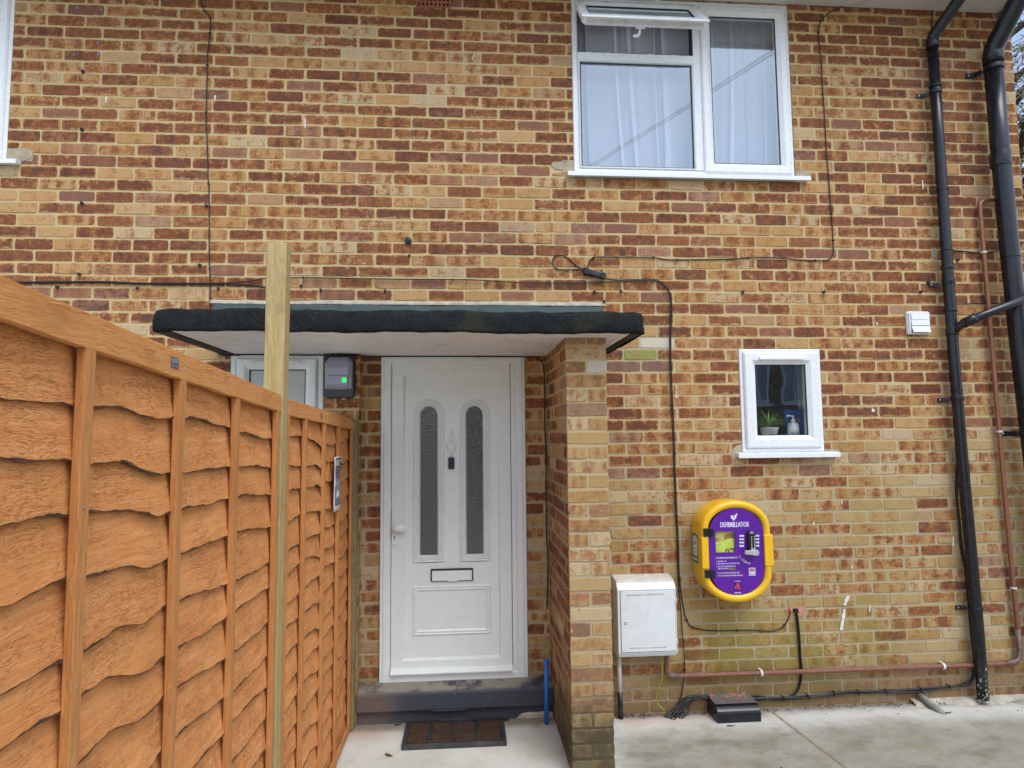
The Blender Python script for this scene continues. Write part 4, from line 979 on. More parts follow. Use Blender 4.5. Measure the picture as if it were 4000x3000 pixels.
# ---------------------------------------------------------------- mat, pipes, boxes
mat_o = Vector((2.64, -.15, 0)); dm = empty('doormat', mat_o, 'rectangular coir and black rubber scraper doormat in front of the step', 'doormat'); dm.rotation_euler.z = R(-.3)
m = MB(); X0, X1, Y0, Y1, hh = 2.345, 2.925, -.310, .012, .020
m.box(X0, X1, Y0, Y1, 0, .006)
for (a, b_) in ((X0, X0+.024), (X0+.144, X0+.158), (X0+.279, X0+.293), (X0+.414, X0+.428), (X1-.024, X1)): m.box(a, b_, Y0+.026, Y1-.006, .006, hh)
m.prism([(Y0-.006, 0), (Y0+.02, hh), (Y0+.026, hh), (Y0+.026, 0)], X0, X1, 'X'); m.box(X0, X1, Y1-.006, Y1, .006, hh)
m.build('rubber_frame', M_rubber, dm, bevel=.002)
g = random.Random(8); br = MB(); rb = MB()
for c in range(4):
    xa = X0+(.026, .160, .295, .430)[c]; xb = X0+(.142, .277, .412, .554)[c]
    for r_ in range(8):
        yc = Y0+.038+r_*.0345
        if yc > Y1-.016: continue
        worn = c in (1, 2) and r_ in (3, 4) and g.random() < .9
        hgt = .008 if worn else g.uniform(.0125, .0155)
        vs = []; n = 22
        for i in range(n+1):
            x = xa+(xb-xa)*i/n
            for k in range(7):
                a = PI*k/6; rr = .0088*(1+g.uniform(-.2, .2)); vs.append((x, yc-rr*math.cos(a)*1.05, .006+(hgt-.006)*math.sin(a)*(1+g.uniform(-.14, .14))))
        br.add(vs, [(i*7+k, (i+1)*7+k, (i+1)*7+k+1, i*7+k+1) for i in range(n) for k in range(6)])
        rb.box(xa, xb, yc+.0152, yc+.0182, .006, .0085)
br.build('coir_brush', M_coir, dm, fix=False); rb.build('scraper_bar', M_rubber, dm)
m = MB(); m.tube([(3.176, -.070, .0), (3.186, -.018, .36)], .0135, 16); m.tube([(3.186, -.018, .3605), (3.1861, -.0179, .3608)], .009, 12); tag(m.build('water_pipe', M_blue, loc=(3.18, -.05, 0)), 'upright blue plastic pipe stub leaning in the porch corner', 'pipe')
# meter box
mr = empty('meter_box', (3.78, -.07, .385), 'white wall mounted meter box with hinged door beside the porch pier', 'meter box')
m = MB(); prof = [(0, .842), (-.100, .826), (-.118, .814), (-.140, .782), (-.140, .412), (-.126, .386), (0, .384)]
m.prism(prof, 3.602, 3.962, 'X'); m.build('casing', M_meter, mr, bevel=.006, seg=3)
m = MB(); m.prism([(-.001, .8435), (-.100, .8275), (-.112, .820), (-.112, .8185), (-.100, .8255), (-.001, .8415)], 3.604, 3.960, 'X'); m.build('lid', M_metertop, mr)
m = MB(); m.box(3.621, 3.952, -.1455, -.138, .420, .774); md = m.build('door', M_meter, mr, bevel=.0025)
m = MB(); m.ring(rect(3.618, 3.955, .417, .777), [(0, -.1395), (0, -.1412), (.003, -.1412), (.003, -.1395)]); m.build('door_gap', M_stub, mr)
for (xa, xb, z) in ((3.660, 3.765, .752), (3.777, 3.885, .752), (3.672, 3.777, .444), (3.790, 3.895, .444)):
    m = MB(); m.box(xa, xb, -.1475, -.1450, z, z+.006); m.box(xa, xb, -.1460, -.1450, z-.004, z); m.build('vent_slot', M_conduit, md, bevel=.001)
m = MB(); m.lathe([(.010, 0), (.010, -.003), (.005, -.004), (.004, -.001)], (3.650, -.1455, .592), 'Y', 16); m.build('lock', M_silver, md)
for z in (.70, .46): m = MB(); m.box(3.951, 3.964, -.1465, -.12, z, z+.028); m.build('hinge', M_conduit, mr, bevel=.0015)
m = MB(); g = random.Random(12)
for i in range(22):
    x, z, r_ = g.uniform(3.64, 3.94), g.uniform(.44, .75), g.uniform(.0012, .003); m.prism([(x+r_*math.cos(a), z+r_*math.sin(a)) for a in (0, 1.2, 2.5, 3.8, 5)], -.1458, -.1454, 'Y')
m.build('mud_speck', M_stub, md)
m = MB(); m.tube([(3.628, -.045, .386), (3.628, -.045, .155)], .0135, 14); cdt = m.build('meter_conduit', M_conduit, loc=(3.628, -.04, 0)); tag(cdt, 'short grey white conduit with black sleeve under the meter box', 'pipe')
m = MB(); m.tube([(3.628, -.045, .157), (3.630, -.042, .06), (3.632, -.04, 0)], .0155, 14); m.build('sleeve', M_black, cdt)
m = MB(); m.tube(smooth_line([(3.881, -.085, .40), (3.881, -.08, .345), (3.881, -.08, .245), (3.866, -.07, .189), (3.850, -.06, .133), (3.863, -.05, .076), (3.902, -.045, .040)]), .0036, 8)
ew = m.build('earth_wire', plain('earth_green', (.10, .24, .02), .45), loc=(3.88, -.06, .04)); tag(ew, 'green and yellow earth wire hanging below the meter box', 'cable')
m = MB(); m.tube(smooth_line([(3.880, -.0875, .40), (3.880, -.0825, .345), (3.8795, -.0825, .245), (3.8645, -.0725, .189), (3.8485, -.0625, .133), (3.8615, -.0525, .076), (3.9005, -.0475, .040)]), .0022, 6); m.build('stripe', plain('earth_yellow', (.42, .38, .03), .45), ew)
# copper gas pipe with clips
CY = -.032
path = [(3.918, -.07, .40), (3.918, -.055, .30), (3.922, CY-.01, .256), (3.945, CY, .236), (3.99, CY, .232), (4.517, CY, .230), (5.712, CY, .228), (6.15, CY, .230), (6.195, CY, .236), (6.228, CY, .262), (6.236, CY, .31), (6.222, CY, .698), (6.208, CY, 1.266), (6.195, CY, 2.0), (6.180, CY, 2.9), (6.174, CY, 3.21), (6.180, CY, 3.246), (6.205, CY, 3.264), (6.25, CY, 3.267), (6.60, CY, 3.267)]
path = path[:2]+[Vector(p) for p in path[2:]]
m = MB(); m.tube(path, .0140, 14); cu = m.build('gas_pipe', M_copper, loc=(3.92, CY, .23)); tag(cu, 'long copper pipe along the wall foot and up beside the soil pipe', 'pipe')
M_fit = plain('dull_copper_fitting', (.20, .13, .105), .55, metal=.3, var=.4, vscale=50)
for ep, er in (([(3.918, -.05, .30), (3.9225, CY-.008, .257), (3.944, CY, .237), (4.0, CY, .232)], .0165), ([(6.13, CY, .230), (6.195, CY, .236), (6.228, CY, .262), (6.236, CY, .31), (6.230, CY, .44)], .0165)):
    m = MB(); m.tube(ep, er, 14); m.build('elbow', M_fit, cu)
def pipe_clip(x, z, vert):
    m = MB(); a = [PI*.5+PI*1.2*i/12-.3 for i in range(13)]
    prof = [(x+.0185*math.cos(t), CY-.0185*math.sin(t)) if vert else (CY-.0185*math.cos(t), z+.0185*math.sin(t)) for t in [PI*(-.15)+PI*1.3*i/14 for i in range(15)]]
    pin = [(x+.0145*math.cos(t), CY-.0145*math.sin(t)) if vert else (CY-.0145*math.cos(t), z+.0145*math.sin(t)) for t in [PI*(1.15)-PI*1.3*i/14 for i in range(15)]] if vert else None
    if vert: m.prism(prof+pin, z-.006, z+.006, 'Z')
    else:
        ts = [PI*(-.55)+PI*1.3*i/14 for i in range(15)]
        m.prism([(CY-.0195*math.cos(t), z+.0195*math.sin(t)) for t in ts]+[(CY-.0150*math.cos(t), z+.0150*math.sin(t)) for t in ts[::-1]], x-.007, x+.007, 'X')
        m.box(x-.007, x+.007, CY, .0, z+.015, z+.020)
    m.build('pipe_clip', M_clipw, cu)
pipe_clip(4.520, .230, False); pipe_clip(5.710, .228, False)
for (x, z) in ((6.222, .70), (6.202, 1.705), (6.180, 2.905)): pipe_clip(x, z, True)
# black rainwater downpipe
RX, RY = 5.896, -.062
dpr = empty('downpipe', (5.94, RY, 0), 'slim black rainwater downpipe with side branch and flaking foot', 'downpipe')
m = MB(); axis = [(5.940, RY, .03), (5.936, RY, .45), (5.924, RY, .9), (5.906, RY, 1.5), (5.893, RY, 2.2), (5.889, RY, 2.9), (5.888, RY, 3.6), (5.886, RY, 4.36)]
m.tube(axis, .0335, 24); m.tube([(5.886, RY, 4.31), (5.886, RY, 4.365), (5.889, RY-.012, 4.395), (5.93, RY-.15, 4.505), (5.992, RY-.36, 4.665), (6.00, RY-.40, 4.70)], .0375, 22); m.build('pipe', M_black, dpr)
def collar(mb, x, y, z, r, h=.03): mb.lathe([(r+.0005, -h/2), (r+.005, -h/2+.002), (r+.005, h/2-.002), (r+.0005, h/2)], (x, y, z), 'Z', 26)
def axx(z):
    for i in range(len(axis)-1):
        if axis[i][2] <= z <= axis[i+1][2]:
            t = (z-axis[i][2])/(axis[i+1][2]-axis[i][2]); return axis[i][0]+(axis[i+1][0]-axis[i][0])*t
    return axis[-1][0]
m = MB()
for z, h in ((4.348, .05), (4.04, .012), (4.005, .035), (3.315, .006), (2.905, .006), (2.79, .03), (2.70, .03), (2.50, .02), (2.36, .05), (1.975, .006), (1.925, .03), (1.35, .004), (1.14, .004), (.585, .02)): m = MB(); collar(m, axx(z), RY, z, .0335, h); m.build('collar', M_black, dpr, bevel=.001)
for (bz, dz) in ((4.00, .02), (2.685, -.005), (1.915, -.005), (.58, -.01)):
    m = MB(); x = axx(bz); m.lathe([(.0355, -.010), (.0375, -.010), (.0375, .010), (.0355, .010)], (x, RY, bz), 'Z', 24)
    m.prism([(x-.036, -.035), (x-.036, -.018), (x-.050, -.001), (x-.092, -.001), (x-.094, -.010), (x-.060, -.012)], bz-.013, bz+.013, 'Z'); bk = m.build('bracket', M_black, dpr, bevel=.002)
    m = MB(); m.lathe([(.006, 0), (.005, -.004), (.001, -.004)], (x-.078, -.010, bz), 'Y', 10); m.build('screw', M_silver, bk)
m = MB(); m.tube([(5.895, RY-.01, 2.36), (5.915, RY-.045, 2.395), (5.96, RY-.085, 2.425), (6.05, RY-.105, 2.462), (6.70, RY-.16, 2.70)], .0265, 18); m.tube([(5.925, RY-.056, 2.402), (5.96, RY-.085, 2.425), (5.985, RY-.093, 2.437)], .0315, 18); m.build('branch_pipe', M_black, dpr)
m = MB(); g = random.Random(6)
for i in range(46):
    z = abs(g.gauss(.06, .12))+.005; a = g.uniform(-PI*.95, -.05*PI); r_ = g.uniform(.002, .009)
    if z > .42: continue
    cx, cy = axx(max(z, .04))+.0338*math.cos(a), RY+.0338*math.sin(a); t = Vector((-math.sin(a), math.cos(a), 0))
    m.add([Vector((cx, cy, z))+t*(r_*math.cos(b_)*g.uniform(.5, 1))+Vector((0, 0, 1.5*r_*math.sin(b_)*g.uniform(.5, 1))) for b_ in (0, 1, 2, 3, 4, 5)], [(0, 1, 2, 3, 4, 5)])
m.build('flaked_patch', M_flake, dpr, fix=False)
# soil pipe
SX, SY = 6.285, -.105
spr = empty('soil_pipe', (6.36, SY, 0), 'thick black soil pipe at the house corner', 'soil pipe')
sx = [(6.40, SY, .0), (6.372, SY, 1.2), (6.320, SY, 2.25), (6.296, SY, 3.0), (6.283, SY, 3.6), (6.279, SY, 4.22)]
m = MB(); m.tube(sx, .055, 30); m.tube([(6.279, SY, 4.19), (6.279, SY, 4.255), (6.283, SY-.012, 4.30), (6.318, SY-.12, 4.46), (6.352, SY-.225, 4.62), (6.40, SY-.37, 4.85)], .060, 28); m.build('pipe', M_black, spr)
m = MB()
for z, h in ((4.235, .06), (4.17, .012), (3.56, .012), (3.52, .085), (3.475, .012), (2.85, .005)): m = MB(); collar(m, 6.281 if z > 3.4 else 6.30, SY, z, .0555, h); m.build('collar', M_black, spr, bevel=.0015)
for (bx, bz) in ((6.279, 4.155), (6.345, 1.690)):
    m = MB(); m.lathe([(.057, -.012), (.060, -.012), (.060, .012), (.057, .012)], (bx, SY, bz), 'Z', 26); m.prism([(bx-.052, -.070), (bx-.045, -.045), (bx-.062, -.001), (bx-.118, -.001), (bx-.120, -.012), (bx-.075, -.014)], bz-.016, bz+.016, 'Z'); bk = m.build('bracket', M_black, spr, bevel=.002)
    m = MB(); m.lathe([(.007, 0), (.006, -.004), (.001, -.004)], (bx-.10, -.012, bz), 'Y', 10); m.build('screw', M_silver, bk)
m = MB(); m.tube([(5.556, -.020, .048), (5.570, -.075, .030), (5.585, -.145, .004), (5.592, -.175, -.02)], .0205, 16); tag(m.build('pipe_stub', M_stub, loc=(5.56, -.05, 0)), 'short grey waste pipe stub poking from the wall foot into the slab', 'pipe')
# extractor vent
vr = empty('extractor_vent', (5.697, 0, 2.42), 'square white extractor vent cover with three flaps', 'vent cover')
m = MB(); m.prism(rrect(5.620, 5.776, 2.350, 2.504, .010), -.018, .002, 'Y'); m.prism(rrect(5.626, 5.770, 2.356, 2.498, .008), -.030, -.018, 'Y'); m.build('frame', M_upvc, vr, bevel=.003)
for i, zt in enumerate((2.488, 2.447, 2.402)):
    m = MB(); tl = .018 if i == 2 else 0
    m.prism([(-.0305, zt), (-.034, zt), (-.036-tl*.8, zt-.040), (-.033-tl*.8, zt-.041)], 5.638, 5.760, 'X'); m.build('flap', M_upvc, vr, bevel=.001)
m = MB(); m.box(5.636, 5.762, -.0308, -.0300, 2.362, 2.490); m.build('opening', M_stub, vr)
# black cover on the slab
m = MB(); prof = [(-.002, 0), (-.165, 0), (-.165, .045)] + [(-.165+.05-.05*math.cos(R(a)), .045+.045*math.sin(R(a))) for a in range(10, 91, 16)] + [(-.05, .096), (-.002, .106)]
m.prism(prof, 4.183, 4.450, 'X'); bxr = m.build('pipe_cover', M_black, None, loc=(4.32, -.08, 0), bevel=.004, seg=3); tag(bxr, 'black plastic pipe cover box with dusty rusty top on the slab', 'cover')
m = MB(); m.box(4.178, 4.455, -.1665, -.164, .0445, .0475); m.box(4.440, 4.443, -.1672, -.1650, .012, .030); m.build('rim', M_black, bxr)
def dusty():
    t = NT('dusty_top'); p = t.pos(); n = t.noise(p, 26, 5, .7); n2 = t.noise(p, 260, 3, .7); z = t.xyz(p)
    c = t.mix(n2, (.05, .045, .042), (.17, .15, .13)); c = t.mix(t.mul(t.sstep(n, .5, .6), t.sstep(z[1], -.09, -.04)), c, (.42, .16, .09)); c = t.mix(t.sstep(n, .66, .70), c, (.55, .40, .32))
    t.bsdf(c, .9, 0, t.bump(n2, .6, .003)); return t.m
m = MB(); m.add([(4.188, -.125, .0945), (4.446, -.125, .0945), (4.446, -.05, .0985), (4.188, -.05, .0985), (4.446, -.004, .1085), (4.188, -.004, .1085)], [(0, 1, 2, 3), (3, 2, 4, 5)]); m.build('dust', dusty(), bxr, fix=False)
# wall unit with green light
wr = empty('wall_unit', (1.935, 0, 2.07), 'black wall unit with grey domed cover and green light by the front door', 'wall unit')
m = MB(); m.prism(rrect(1.842, 2.029, 1.946, 2.207, .026), -.045, .002, 'Y'); m.build('base_plate', M_black, wr, bevel=.008, seg=3)
m = MB(); pts = [(1.853, 2.000), (1.90, 1.995), (1.965, 1.995), (2.018, 2.000), (2.020, 2.165), (1.992, 2.196), (1.880, 2.196), (1.852, 2.165)]
m.ring(pts, [(0, -.044), (.001, -.058), (.006, -.068), (.020, -.078)], cap='last', smooth=False); cv = m.build('cover', M_lens, wr, bevel=.005, seg=3)
m = MB(); m.prism([(-.078, 2.085), (-.083, 2.079), (-.0835, 2.03), (-.078, 2.012)], 1.874, 1.994, 'X'); m.build('cover_ridge', M_lens, cv, bevel=.002)
m = MB(); m.lathe([(.0115, 0), (.0115, -.0015), (.010, -.0022)], (1.974, -.0835, 2.053), 'Y', 24)
for k in range(12): a = 2*PI*k/12; m.lathe([(.0016, 0), (.0016, -.0015)], (1.974+.0145*math.cos(a), -.0835, 2.053+.0145*math.sin(a)), 'Y', 6)
m.build('green_light', M_led, cv)
m = MB(); m.lathe([(.008, 0), (.008, -.006), (.003, -.007)], (1.962, -.022, 1.946), 'Z', 12); m.build('sensor', M_clipw, wr)

# ---------------------------------------------------------------- cables on the wall (x, z), measured from the course lines
CA = [(1.034, 4.483), (1.058, 4.419), (1.096, 4.372), (1.101, 4.302), (1.096, 4.205), (1.088, 4.129), (1.090, 4.001), (1.090, 3.885), (1.091, 3.790), (1.093, 3.674), (1.101, 3.580), (1.110, 3.423), (1.115, 3.320), (1.123, 3.216), (1.137, 2.767), (1.138, 2.766), (1.145, 2.655), (1.151, 2.464)]
CB = [(-0.071, 2.645), (0.076, 2.649), (0.512, 2.655), (0.729, 2.649), (1.005, 2.649), (1.245, 2.651), (1.400, 2.645), (1.517, 2.628)]
CB2 = [(-0.071, 2.647), (0.075, 2.653), (0.512, 2.660), (0.729, 2.653), (1.004, 2.654), (1.244, 2.658), (1.399, 2.672), (1.476, 2.688), (1.705, 2.695), (1.883, 2.694), (2.122, 2.692), (2.383, 2.691), (2.626, 2.692), (2.789, 2.690), (2.995, 2.678), (3.181, 2.676), (3.390, 2.676), (3.621, 2.684), (3.812, 2.696), (3.940, 2.691), (3.993, 2.656), (4.017, 2.594), (4.023, 2.531), (4.015, 2.425), (4.009, 2.267), (4.006, 2.110), (4.007, 1.955), (4.010, 1.800), (4.013, 1.646), (4.012, 1.493), (4.014, 1.341), (4.013, 1.199), (4.015, 1.199), (4.018, 1.048), (4.019, 0.829), (4.031, 0.602), (4.039, 0.455), (4.044, 0.309), (4.039, 0.232), (4.020, 0.117), (3.992, 0.050)]
CC = [(5.385, 4.670), (5.342, 4.645), (5.259, 4.606), (5.188, 4.568), (5.145, 4.525), (5.125, 4.478), (5.115, 4.431), (5.118, 4.327), (5.125, 4.200), (5.125, 4.126), (5.125, 4.017), (5.128, 3.903), (5.129, 3.767), (5.130, 3.676), (5.130, 3.563), (5.134, 3.451), (5.136, 3.351), (5.141, 3.223), (5.144, 3.073), (5.144, 2.963), (5.144, 2.914), (5.134, 2.875), (5.111, 2.853), (5.060, 2.844), (4.932, 2.846), (4.821, 2.852), (4.700, 2.861), (4.590, 2.858), (4.392, 2.845), (4.218, 2.841), (4.024, 2.837), (3.923, 2.850), (3.705, 2.850), (3.561, 2.851), (3.524, 2.843), (3.503, 2.821), (3.492, 2.791), (3.465, 2.775), (3.412, 2.767), (3.307, 2.766), (3.271, 2.784), (3.261, 2.810), (3.272, 2.842), (3.298, 2.858), (3.335, 2.855), (3.371, 2.833), (3.413, 2.796), (3.470, 2.749)]
CD = [(3.590, 2.713), (3.632, 2.703), (3.706, 2.698), (3.834, 2.705), (3.941, 2.700), (3.988, 2.674), (4.024, 2.621), (4.035, 2.531), (4.028, 2.425), (4.020, 2.267), (4.019, 2.110), (4.020, 1.955), (4.023, 1.800), (4.026, 1.646), (4.024, 1.492), (4.026, 1.340), (4.026, 1.199), (4.027, 1.199), (4.031, 1.048), (4.030, 0.829), (4.037, 0.740), (4.047, 0.661), (4.060, 0.582), (4.089, 0.522), (4.139, 0.501), (4.242, 0.486), (4.481, 0.482), (4.596, 0.472), (4.660, 0.481), (4.703, 0.513), (4.732, 0.561), (4.737, 0.591), (4.729, 0.605)]
CE = [(4.773, 0.592), (4.780, 0.532), (4.786, 0.433), (4.788, 0.304), (4.791, 0.236), (4.781, 0.158), (4.760, 0.110), (4.722, 0.080), (4.659, 0.067), (4.534, 0.064), (4.472, 0.066)]
CF = [(3.955, 0.012), (3.997, 0.056), (4.049, 0.089), (4.120, 0.099), (4.202, 0.096), (4.500, 0.080), (4.624, 0.066), (4.822, 0.072), (5.055, 0.086), (5.277, 0.080), (5.524, 0.082), (5.752, 0.093), (5.861, 0.104), (5.901, 0.123), (5.923, 0.157), (5.931, 0.247), (5.929, 0.448), (5.918, 0.753), (5.899, 0.958), (5.892, 1.165), (5.888, 1.321), (5.905, 1.46), (5.908, 1.60)]
def on_wall(c, y): return [(x, y, z) for x, z in c]
def cable(pts, r, label, clips=(), name='wall_cable', n=5):
    pts = smooth_line(pts, n); m = MB(); m.tube(pts, r, 8)
    o = m.build(name, M_cable, loc=tuple(pts[0])); tag(o, label, 'cable', 'black cables clipped to the wall')
    for k, f in enumerate(clips):
        i = min(len(pts)-2, int(f*(len(pts)-1))); p = pts[i]; d = (pts[i+1]-pts[i-1]).normalized(); c = MB()
        M = Matrix.Translation(p) @ d.to_track_quat('Z', 'Y').to_matrix().to_4x4()
        c.box(-r-.003, r+.003, -.006, .006, -.004, .004, M=M); c.lathe([(.0035, -.006), (.0035, .004)], (r+.004, 0, 0), 'Y', 6, M=M); c.build('cable_clip', M_black, o, loc=tuple(o.location))
    return o
cable(on_wall(CA, -.0055), .0036, 'black cable hanging down the left side of the wall to the canopy', (.2, .33, .5, .75, .95))
cable(on_wall(CB, -.0060), .0046, 'short thick black cable ending in a taped tail at the tall post', (.12, .35, .55, .72, .93))
cable(on_wall(CB2, -.0145), .0036, 'long black cable over the canopy then down beside the meter box to the ground', (.1, .2, .3, .38, .46, .56, .66, .76, .86, .94))
cable(on_wall(CC, -.0055), .0036, 'black cable from the eaves beside the upstairs window ending in a loop', (.13, .22, .3, .4, .5, .58, .66, .72, .84, .9))
cable(on_wall(CD, -.0055), .0036, 'black cable from the joint box curving under the yellow cabinet into the wall', (.12, .24, .33, .42, .5, .6, .7, .8, .9))
m = MB()
for dx, dy in ((-.005, 0), (.005, .001), (0, -.006)): m.tube(smooth_line([(x+dx, -.010+dy, z+dx*.3) for x, z in CE], 4), .0042, 7)
o = tag(m.build('wall_cable', M_cable, loc=(4.77, -.01, .59)), 'three black cables dropping from the broken brick behind the copper pipe', 'cable', 'black cables clipped to the wall')
m = MB(); g = random.Random(4)
for k in range(5):
    a = 2*PI*k/5; fr = g.uniform(2, 4)
    m.tube(smooth_line([(x+.004*math.cos(a+fr*i), -.016-.007*math.sin(a+i*.8), z+.008*math.sin(a+fr*i*.7)) for i, (x, z) in enumerate(CF)], 5), .0044, 7)
o = tag(m.build('wall_cable', M_cable, loc=(4.0, -.016, .05)), 'loose bundle of black cables along the wall foot and up behind the downpipe', 'cable', 'black cables clipped to the wall')
for x, z in ((4.66, .067), (4.82, .072), (4.99, .083), (5.15, .083), (5.33, .080), (5.56, .083), (5.75, .093)):
    c = MB(); c.ring(rrect(x-.004, x+.004, z-.017, z+.017, .003), [(0, -.030), (.001, -.032)], cap='both'); c.box(x-.003, x+.003, -.030, 0, z+.010, z+.014); c.build('cable_tie', M_black, o)
m = MB()
for k in range(9):                                                  # tails splaying onto the ground beside the bundle
    x = 3.90+.012*k; m.tube(smooth_line([(4.06+.004*k, -.016-.002*k, .092+.003*(k % 3)), (4.005+.007*k, -.022-.004*(k % 5), .060+.006*(k % 2)), (x+.03+.012*(k % 3), -.040-.004*(k % 6), .030), (x-.005, -.055-.010*(k % 5), .004)], 4), .0042, 7)
tag(m.build('cable_tails', M_cable, loc=(3.95, -.05, .01)), 'tangle of black cable ends splayed on the slab below the earth wire', 'cable')
cable([(1.20, -.014, 2.232), (1.238, -.012, 2.212), (1.40, -.012, 2.216), (1.64, -.012, 2.213), (1.80, -.012, 2.212), (1.886, -.012, 2.216), (1.99, -.012, 2.214), (2.045, -.012, 2.210), (2.08, .05, 2.214), (2.15, .085, 2.216), (2.375, .085, 2.217), (2.789, .085, 2.216), (3.083, .085, 2.214), (3.165, .10, 2.206), (3.208, .105, 2.16), (3.214, .108, 1.966), (3.212, .108, 1.757), (3.218, .108, 1.58), (3.215, .108, 1.34), (3.215, .108, 1.05), (3.221, .108, .946), (3.216, .108, .755), (3.214, .108, .64)], .0040, 'black cable under the canopy soffit and down the porch corner', (.08, .3, .5, .62, .7, .78, .86, .95))
cable([(5.961, -.006, 4.66), (5.944, -.006, 4.571), (5.931, -.006, 4.46), (5.90, -.006, 4.30)], .0036, 'short black cable from the eaves vanishing behind the downpipe')
cable([(5.90, -.006, 2.918), (5.968, -.006, 2.924), (6.072, -.006, 2.918), (6.187, -.012, 2.908), (6.317, -.006, 2.930), (6.50, -.006, 2.99)], .0045, 'black cable bridging from downpipe to soil pipe at the upper copper clip')
cable([(5.92, -.006, 2.552), (6.046, -.006, 2.559), (6.336, -.006, 2.566), (6.51, -.006, 2.57)], .0036, 'thin black cable crossing behind the copper pipe below the side branch')
M = Matrix.Translation((3.532, -.018, 2.737)) @ Matrix.Rotation(R(15), 4, 'Y')
m = MB(); m.prism(rrect(-.045, .045, -.0165, .0165, .004), -.014, .016, 'Y', M=M); jb = m.build('cable_joint', M_black, loc=(3.532, 0, 2.737), bevel=.003); tag(jb, 'black inline cable joint box tilted on the wall beside the cable loop', 'joint box')
for s in (-1, 1):
    m = MB(); m.prism(rrect(s*.0575-.0135, s*.0575+.0135, -.021, .021, .004), -.017, .016, 'Y', M=M); m.build('end_cap', M_black, jb, bevel=.003)
m = MB(); m.box(-.010, .030, -.0155, -.0138, .001, .003, M=M); m.build('rib', M_stub, jb)
m = MB(); m.tube(smooth_line([(4.527, -.05, .245), (4.530, -.055, .215), (4.55, -.04, .15), (4.556, -.03, .10), (4.552, -.03, .06)], 5), .0013, 5); tag(m.build('hanging_wire', M_stub, loc=(4.53, -.05, .24)), 'thin grey wire hanging from the left clip on the low copper pipe', 'wire')

# ---------------------------------------------------------------- defibrillator cabinet
DX, DZ, DY = 4.327, 1.002, -.187
dr = empty('defibrillator_cabinet', (DX, 0, DZ), 'yellow oval defibrillator cabinet with purple door panel on the wall', 'defibrillator')
def P(cx, cy): return (DX+(cx-866-(cy-857)*.036)*.00044, DZ+(857-cy-(cx-866)*.017)*.000418)
b = MB(); b.ring(oval(DX, DZ, .2165, .303, .135, 18), [(.020, .0), (.008, -.004), (.004, -.05), (.0035, -.118), (.006, -.119), (.006, -.123), (.0, -.124), (.0, -.168), (.003, -.184), (.010, -.195), (.020, -.199), (.033, -.197), (.043, -.190), (.047, -.180)], cap='first', smooth=True)
body = b.build('cabinet_body', M_yellow, dr); body.data.polygons.foreach_set('use_smooth', [len(p.vertices) < 5 for p in body.data.polygons])
es = body.modifiers.new('split', 'EDGE_SPLIT'); es.split_angle = R(40)
for (z, s) in ((.252, 1), (.205, 1), (.115, 1), (-.115, 1), (-.20, 1)):
    pass
def filled(mb, outer, holes, y, mi=0, M=None):
    bm = bmesh.new()
    for loop in [outer]+holes:
        vs = [bm.verts.new((x, y, z)) for x, z in loop]
        for i in range(len(vs)): bm.edges.new((vs[i-1], vs[i]))
    bmesh.ops.triangle_fill(bm, use_beauty=True, edges=bm.edges[:])
    bm.verts.index_update(); mb.add([v.co[:] for v in bm.verts], [[v.index for v in f.verts] for f in bm.faces], mi=mi, M=M); bm.free()
wx0, wz1 = P(565, 578); wx1, wz0 = P(850, 872)
win_path = rrect(wx0, wx1, wz0, wz1, .012)
dp = MB(); filled(dp, oval(DX+.001, DZ, .170, .2575, .105, 18), [win_path], DY); dp.ring(win_path, [(0, DY), (0, DY+.012)]); panel = dp.build('door_panel', M_purple, dr)
c = MB(); c.box(wx0-.01, wx1+.01, -.158, -.154, wz0-.01, wz1+.01); cs_ = c.build('window_back', M_orangein, panel)
c = MB(); c.prism([(wx0-.01, wz0-.008), (wx1+.008, wz0-.008), (wx1+.008, P(0, 692)[1]), (P(790, 0)[0]+.004, P(0, 698)[1]), (P(720, 0)[0]+.004, P(0, 702)[1]), (P(680, 0)[0]+.004, P(0, 726)[1]), (P(630, 0)[0]+.002, P(0, 745)[1]), (wx0-.01, P(0, 755)[1])], -.172, -.159, 'Y'); c.build('case', M_lime, panel, bevel=.003)
c = MB(); c.prism([(wx0-.01, P(0, 755)[1]), (P(630, 0)[0]+.002, P(0, 745)[1]), (P(680, 0)[0]+.004, P(0, 726)[1]), (P(668, 0)[0]+.004, P(0, 660)[1]), (P(700, 0)[0]+.004, P(0, 632)[1]), (wx1+.008, P(0, 612)[1]), (wx1+.008, wz1+.005), (wx0-.01, wz1+.005)], -.169, -.1595, 'Y'); c.build('case_top', plain('lime_orange', (.66, .58, .10), .45), panel, bevel=.003)
c = MB(); x, z = P(718, 868); c.ring(arch(x, x+.023, z-.01, z+.017, 8), [(0, -.1735), (.006, -.1735)]); x, z = P(785, 832); c.box(x, x+.04, -.1735, -.1728, z-.003, z+.005); c.box(x+.022, x+.029, -.1735, -.1729, z-.03, z); x, z = P(600, 775); c.box(x, x+.024, -.1735, -.1729, z, z+.0015); c.build('case_print', M_gasket, panel)
c = MB(); c.prism([P(580, 690), P(612, 672), P(618, 700), P(600, 712)], -.1700, -.1696, 'Y'); c.prism([P(628, 690), P(645, 680), P(640, 705)], -.1700, -.1696, 'Y'); x, z = P(588, 722); c.box(x, x+.027, -.1700, -.1696, z, z+.003); c.build('small_print', M_olive, panel)
pane1(wx0, wx1, wz0, wz1, DY+.006, glass_material('cabinet_glass', (.95, .95, .93), 2.2), panel)
def cheek(x0, x1, z0, z1, side):
    c = MB(); c.prism(rrect(x0, x1, z0, z1, .006), -.2020, -.150, 'Y'); return c.build('cheek', M_yellow, dr, bevel=.006, seg=3)
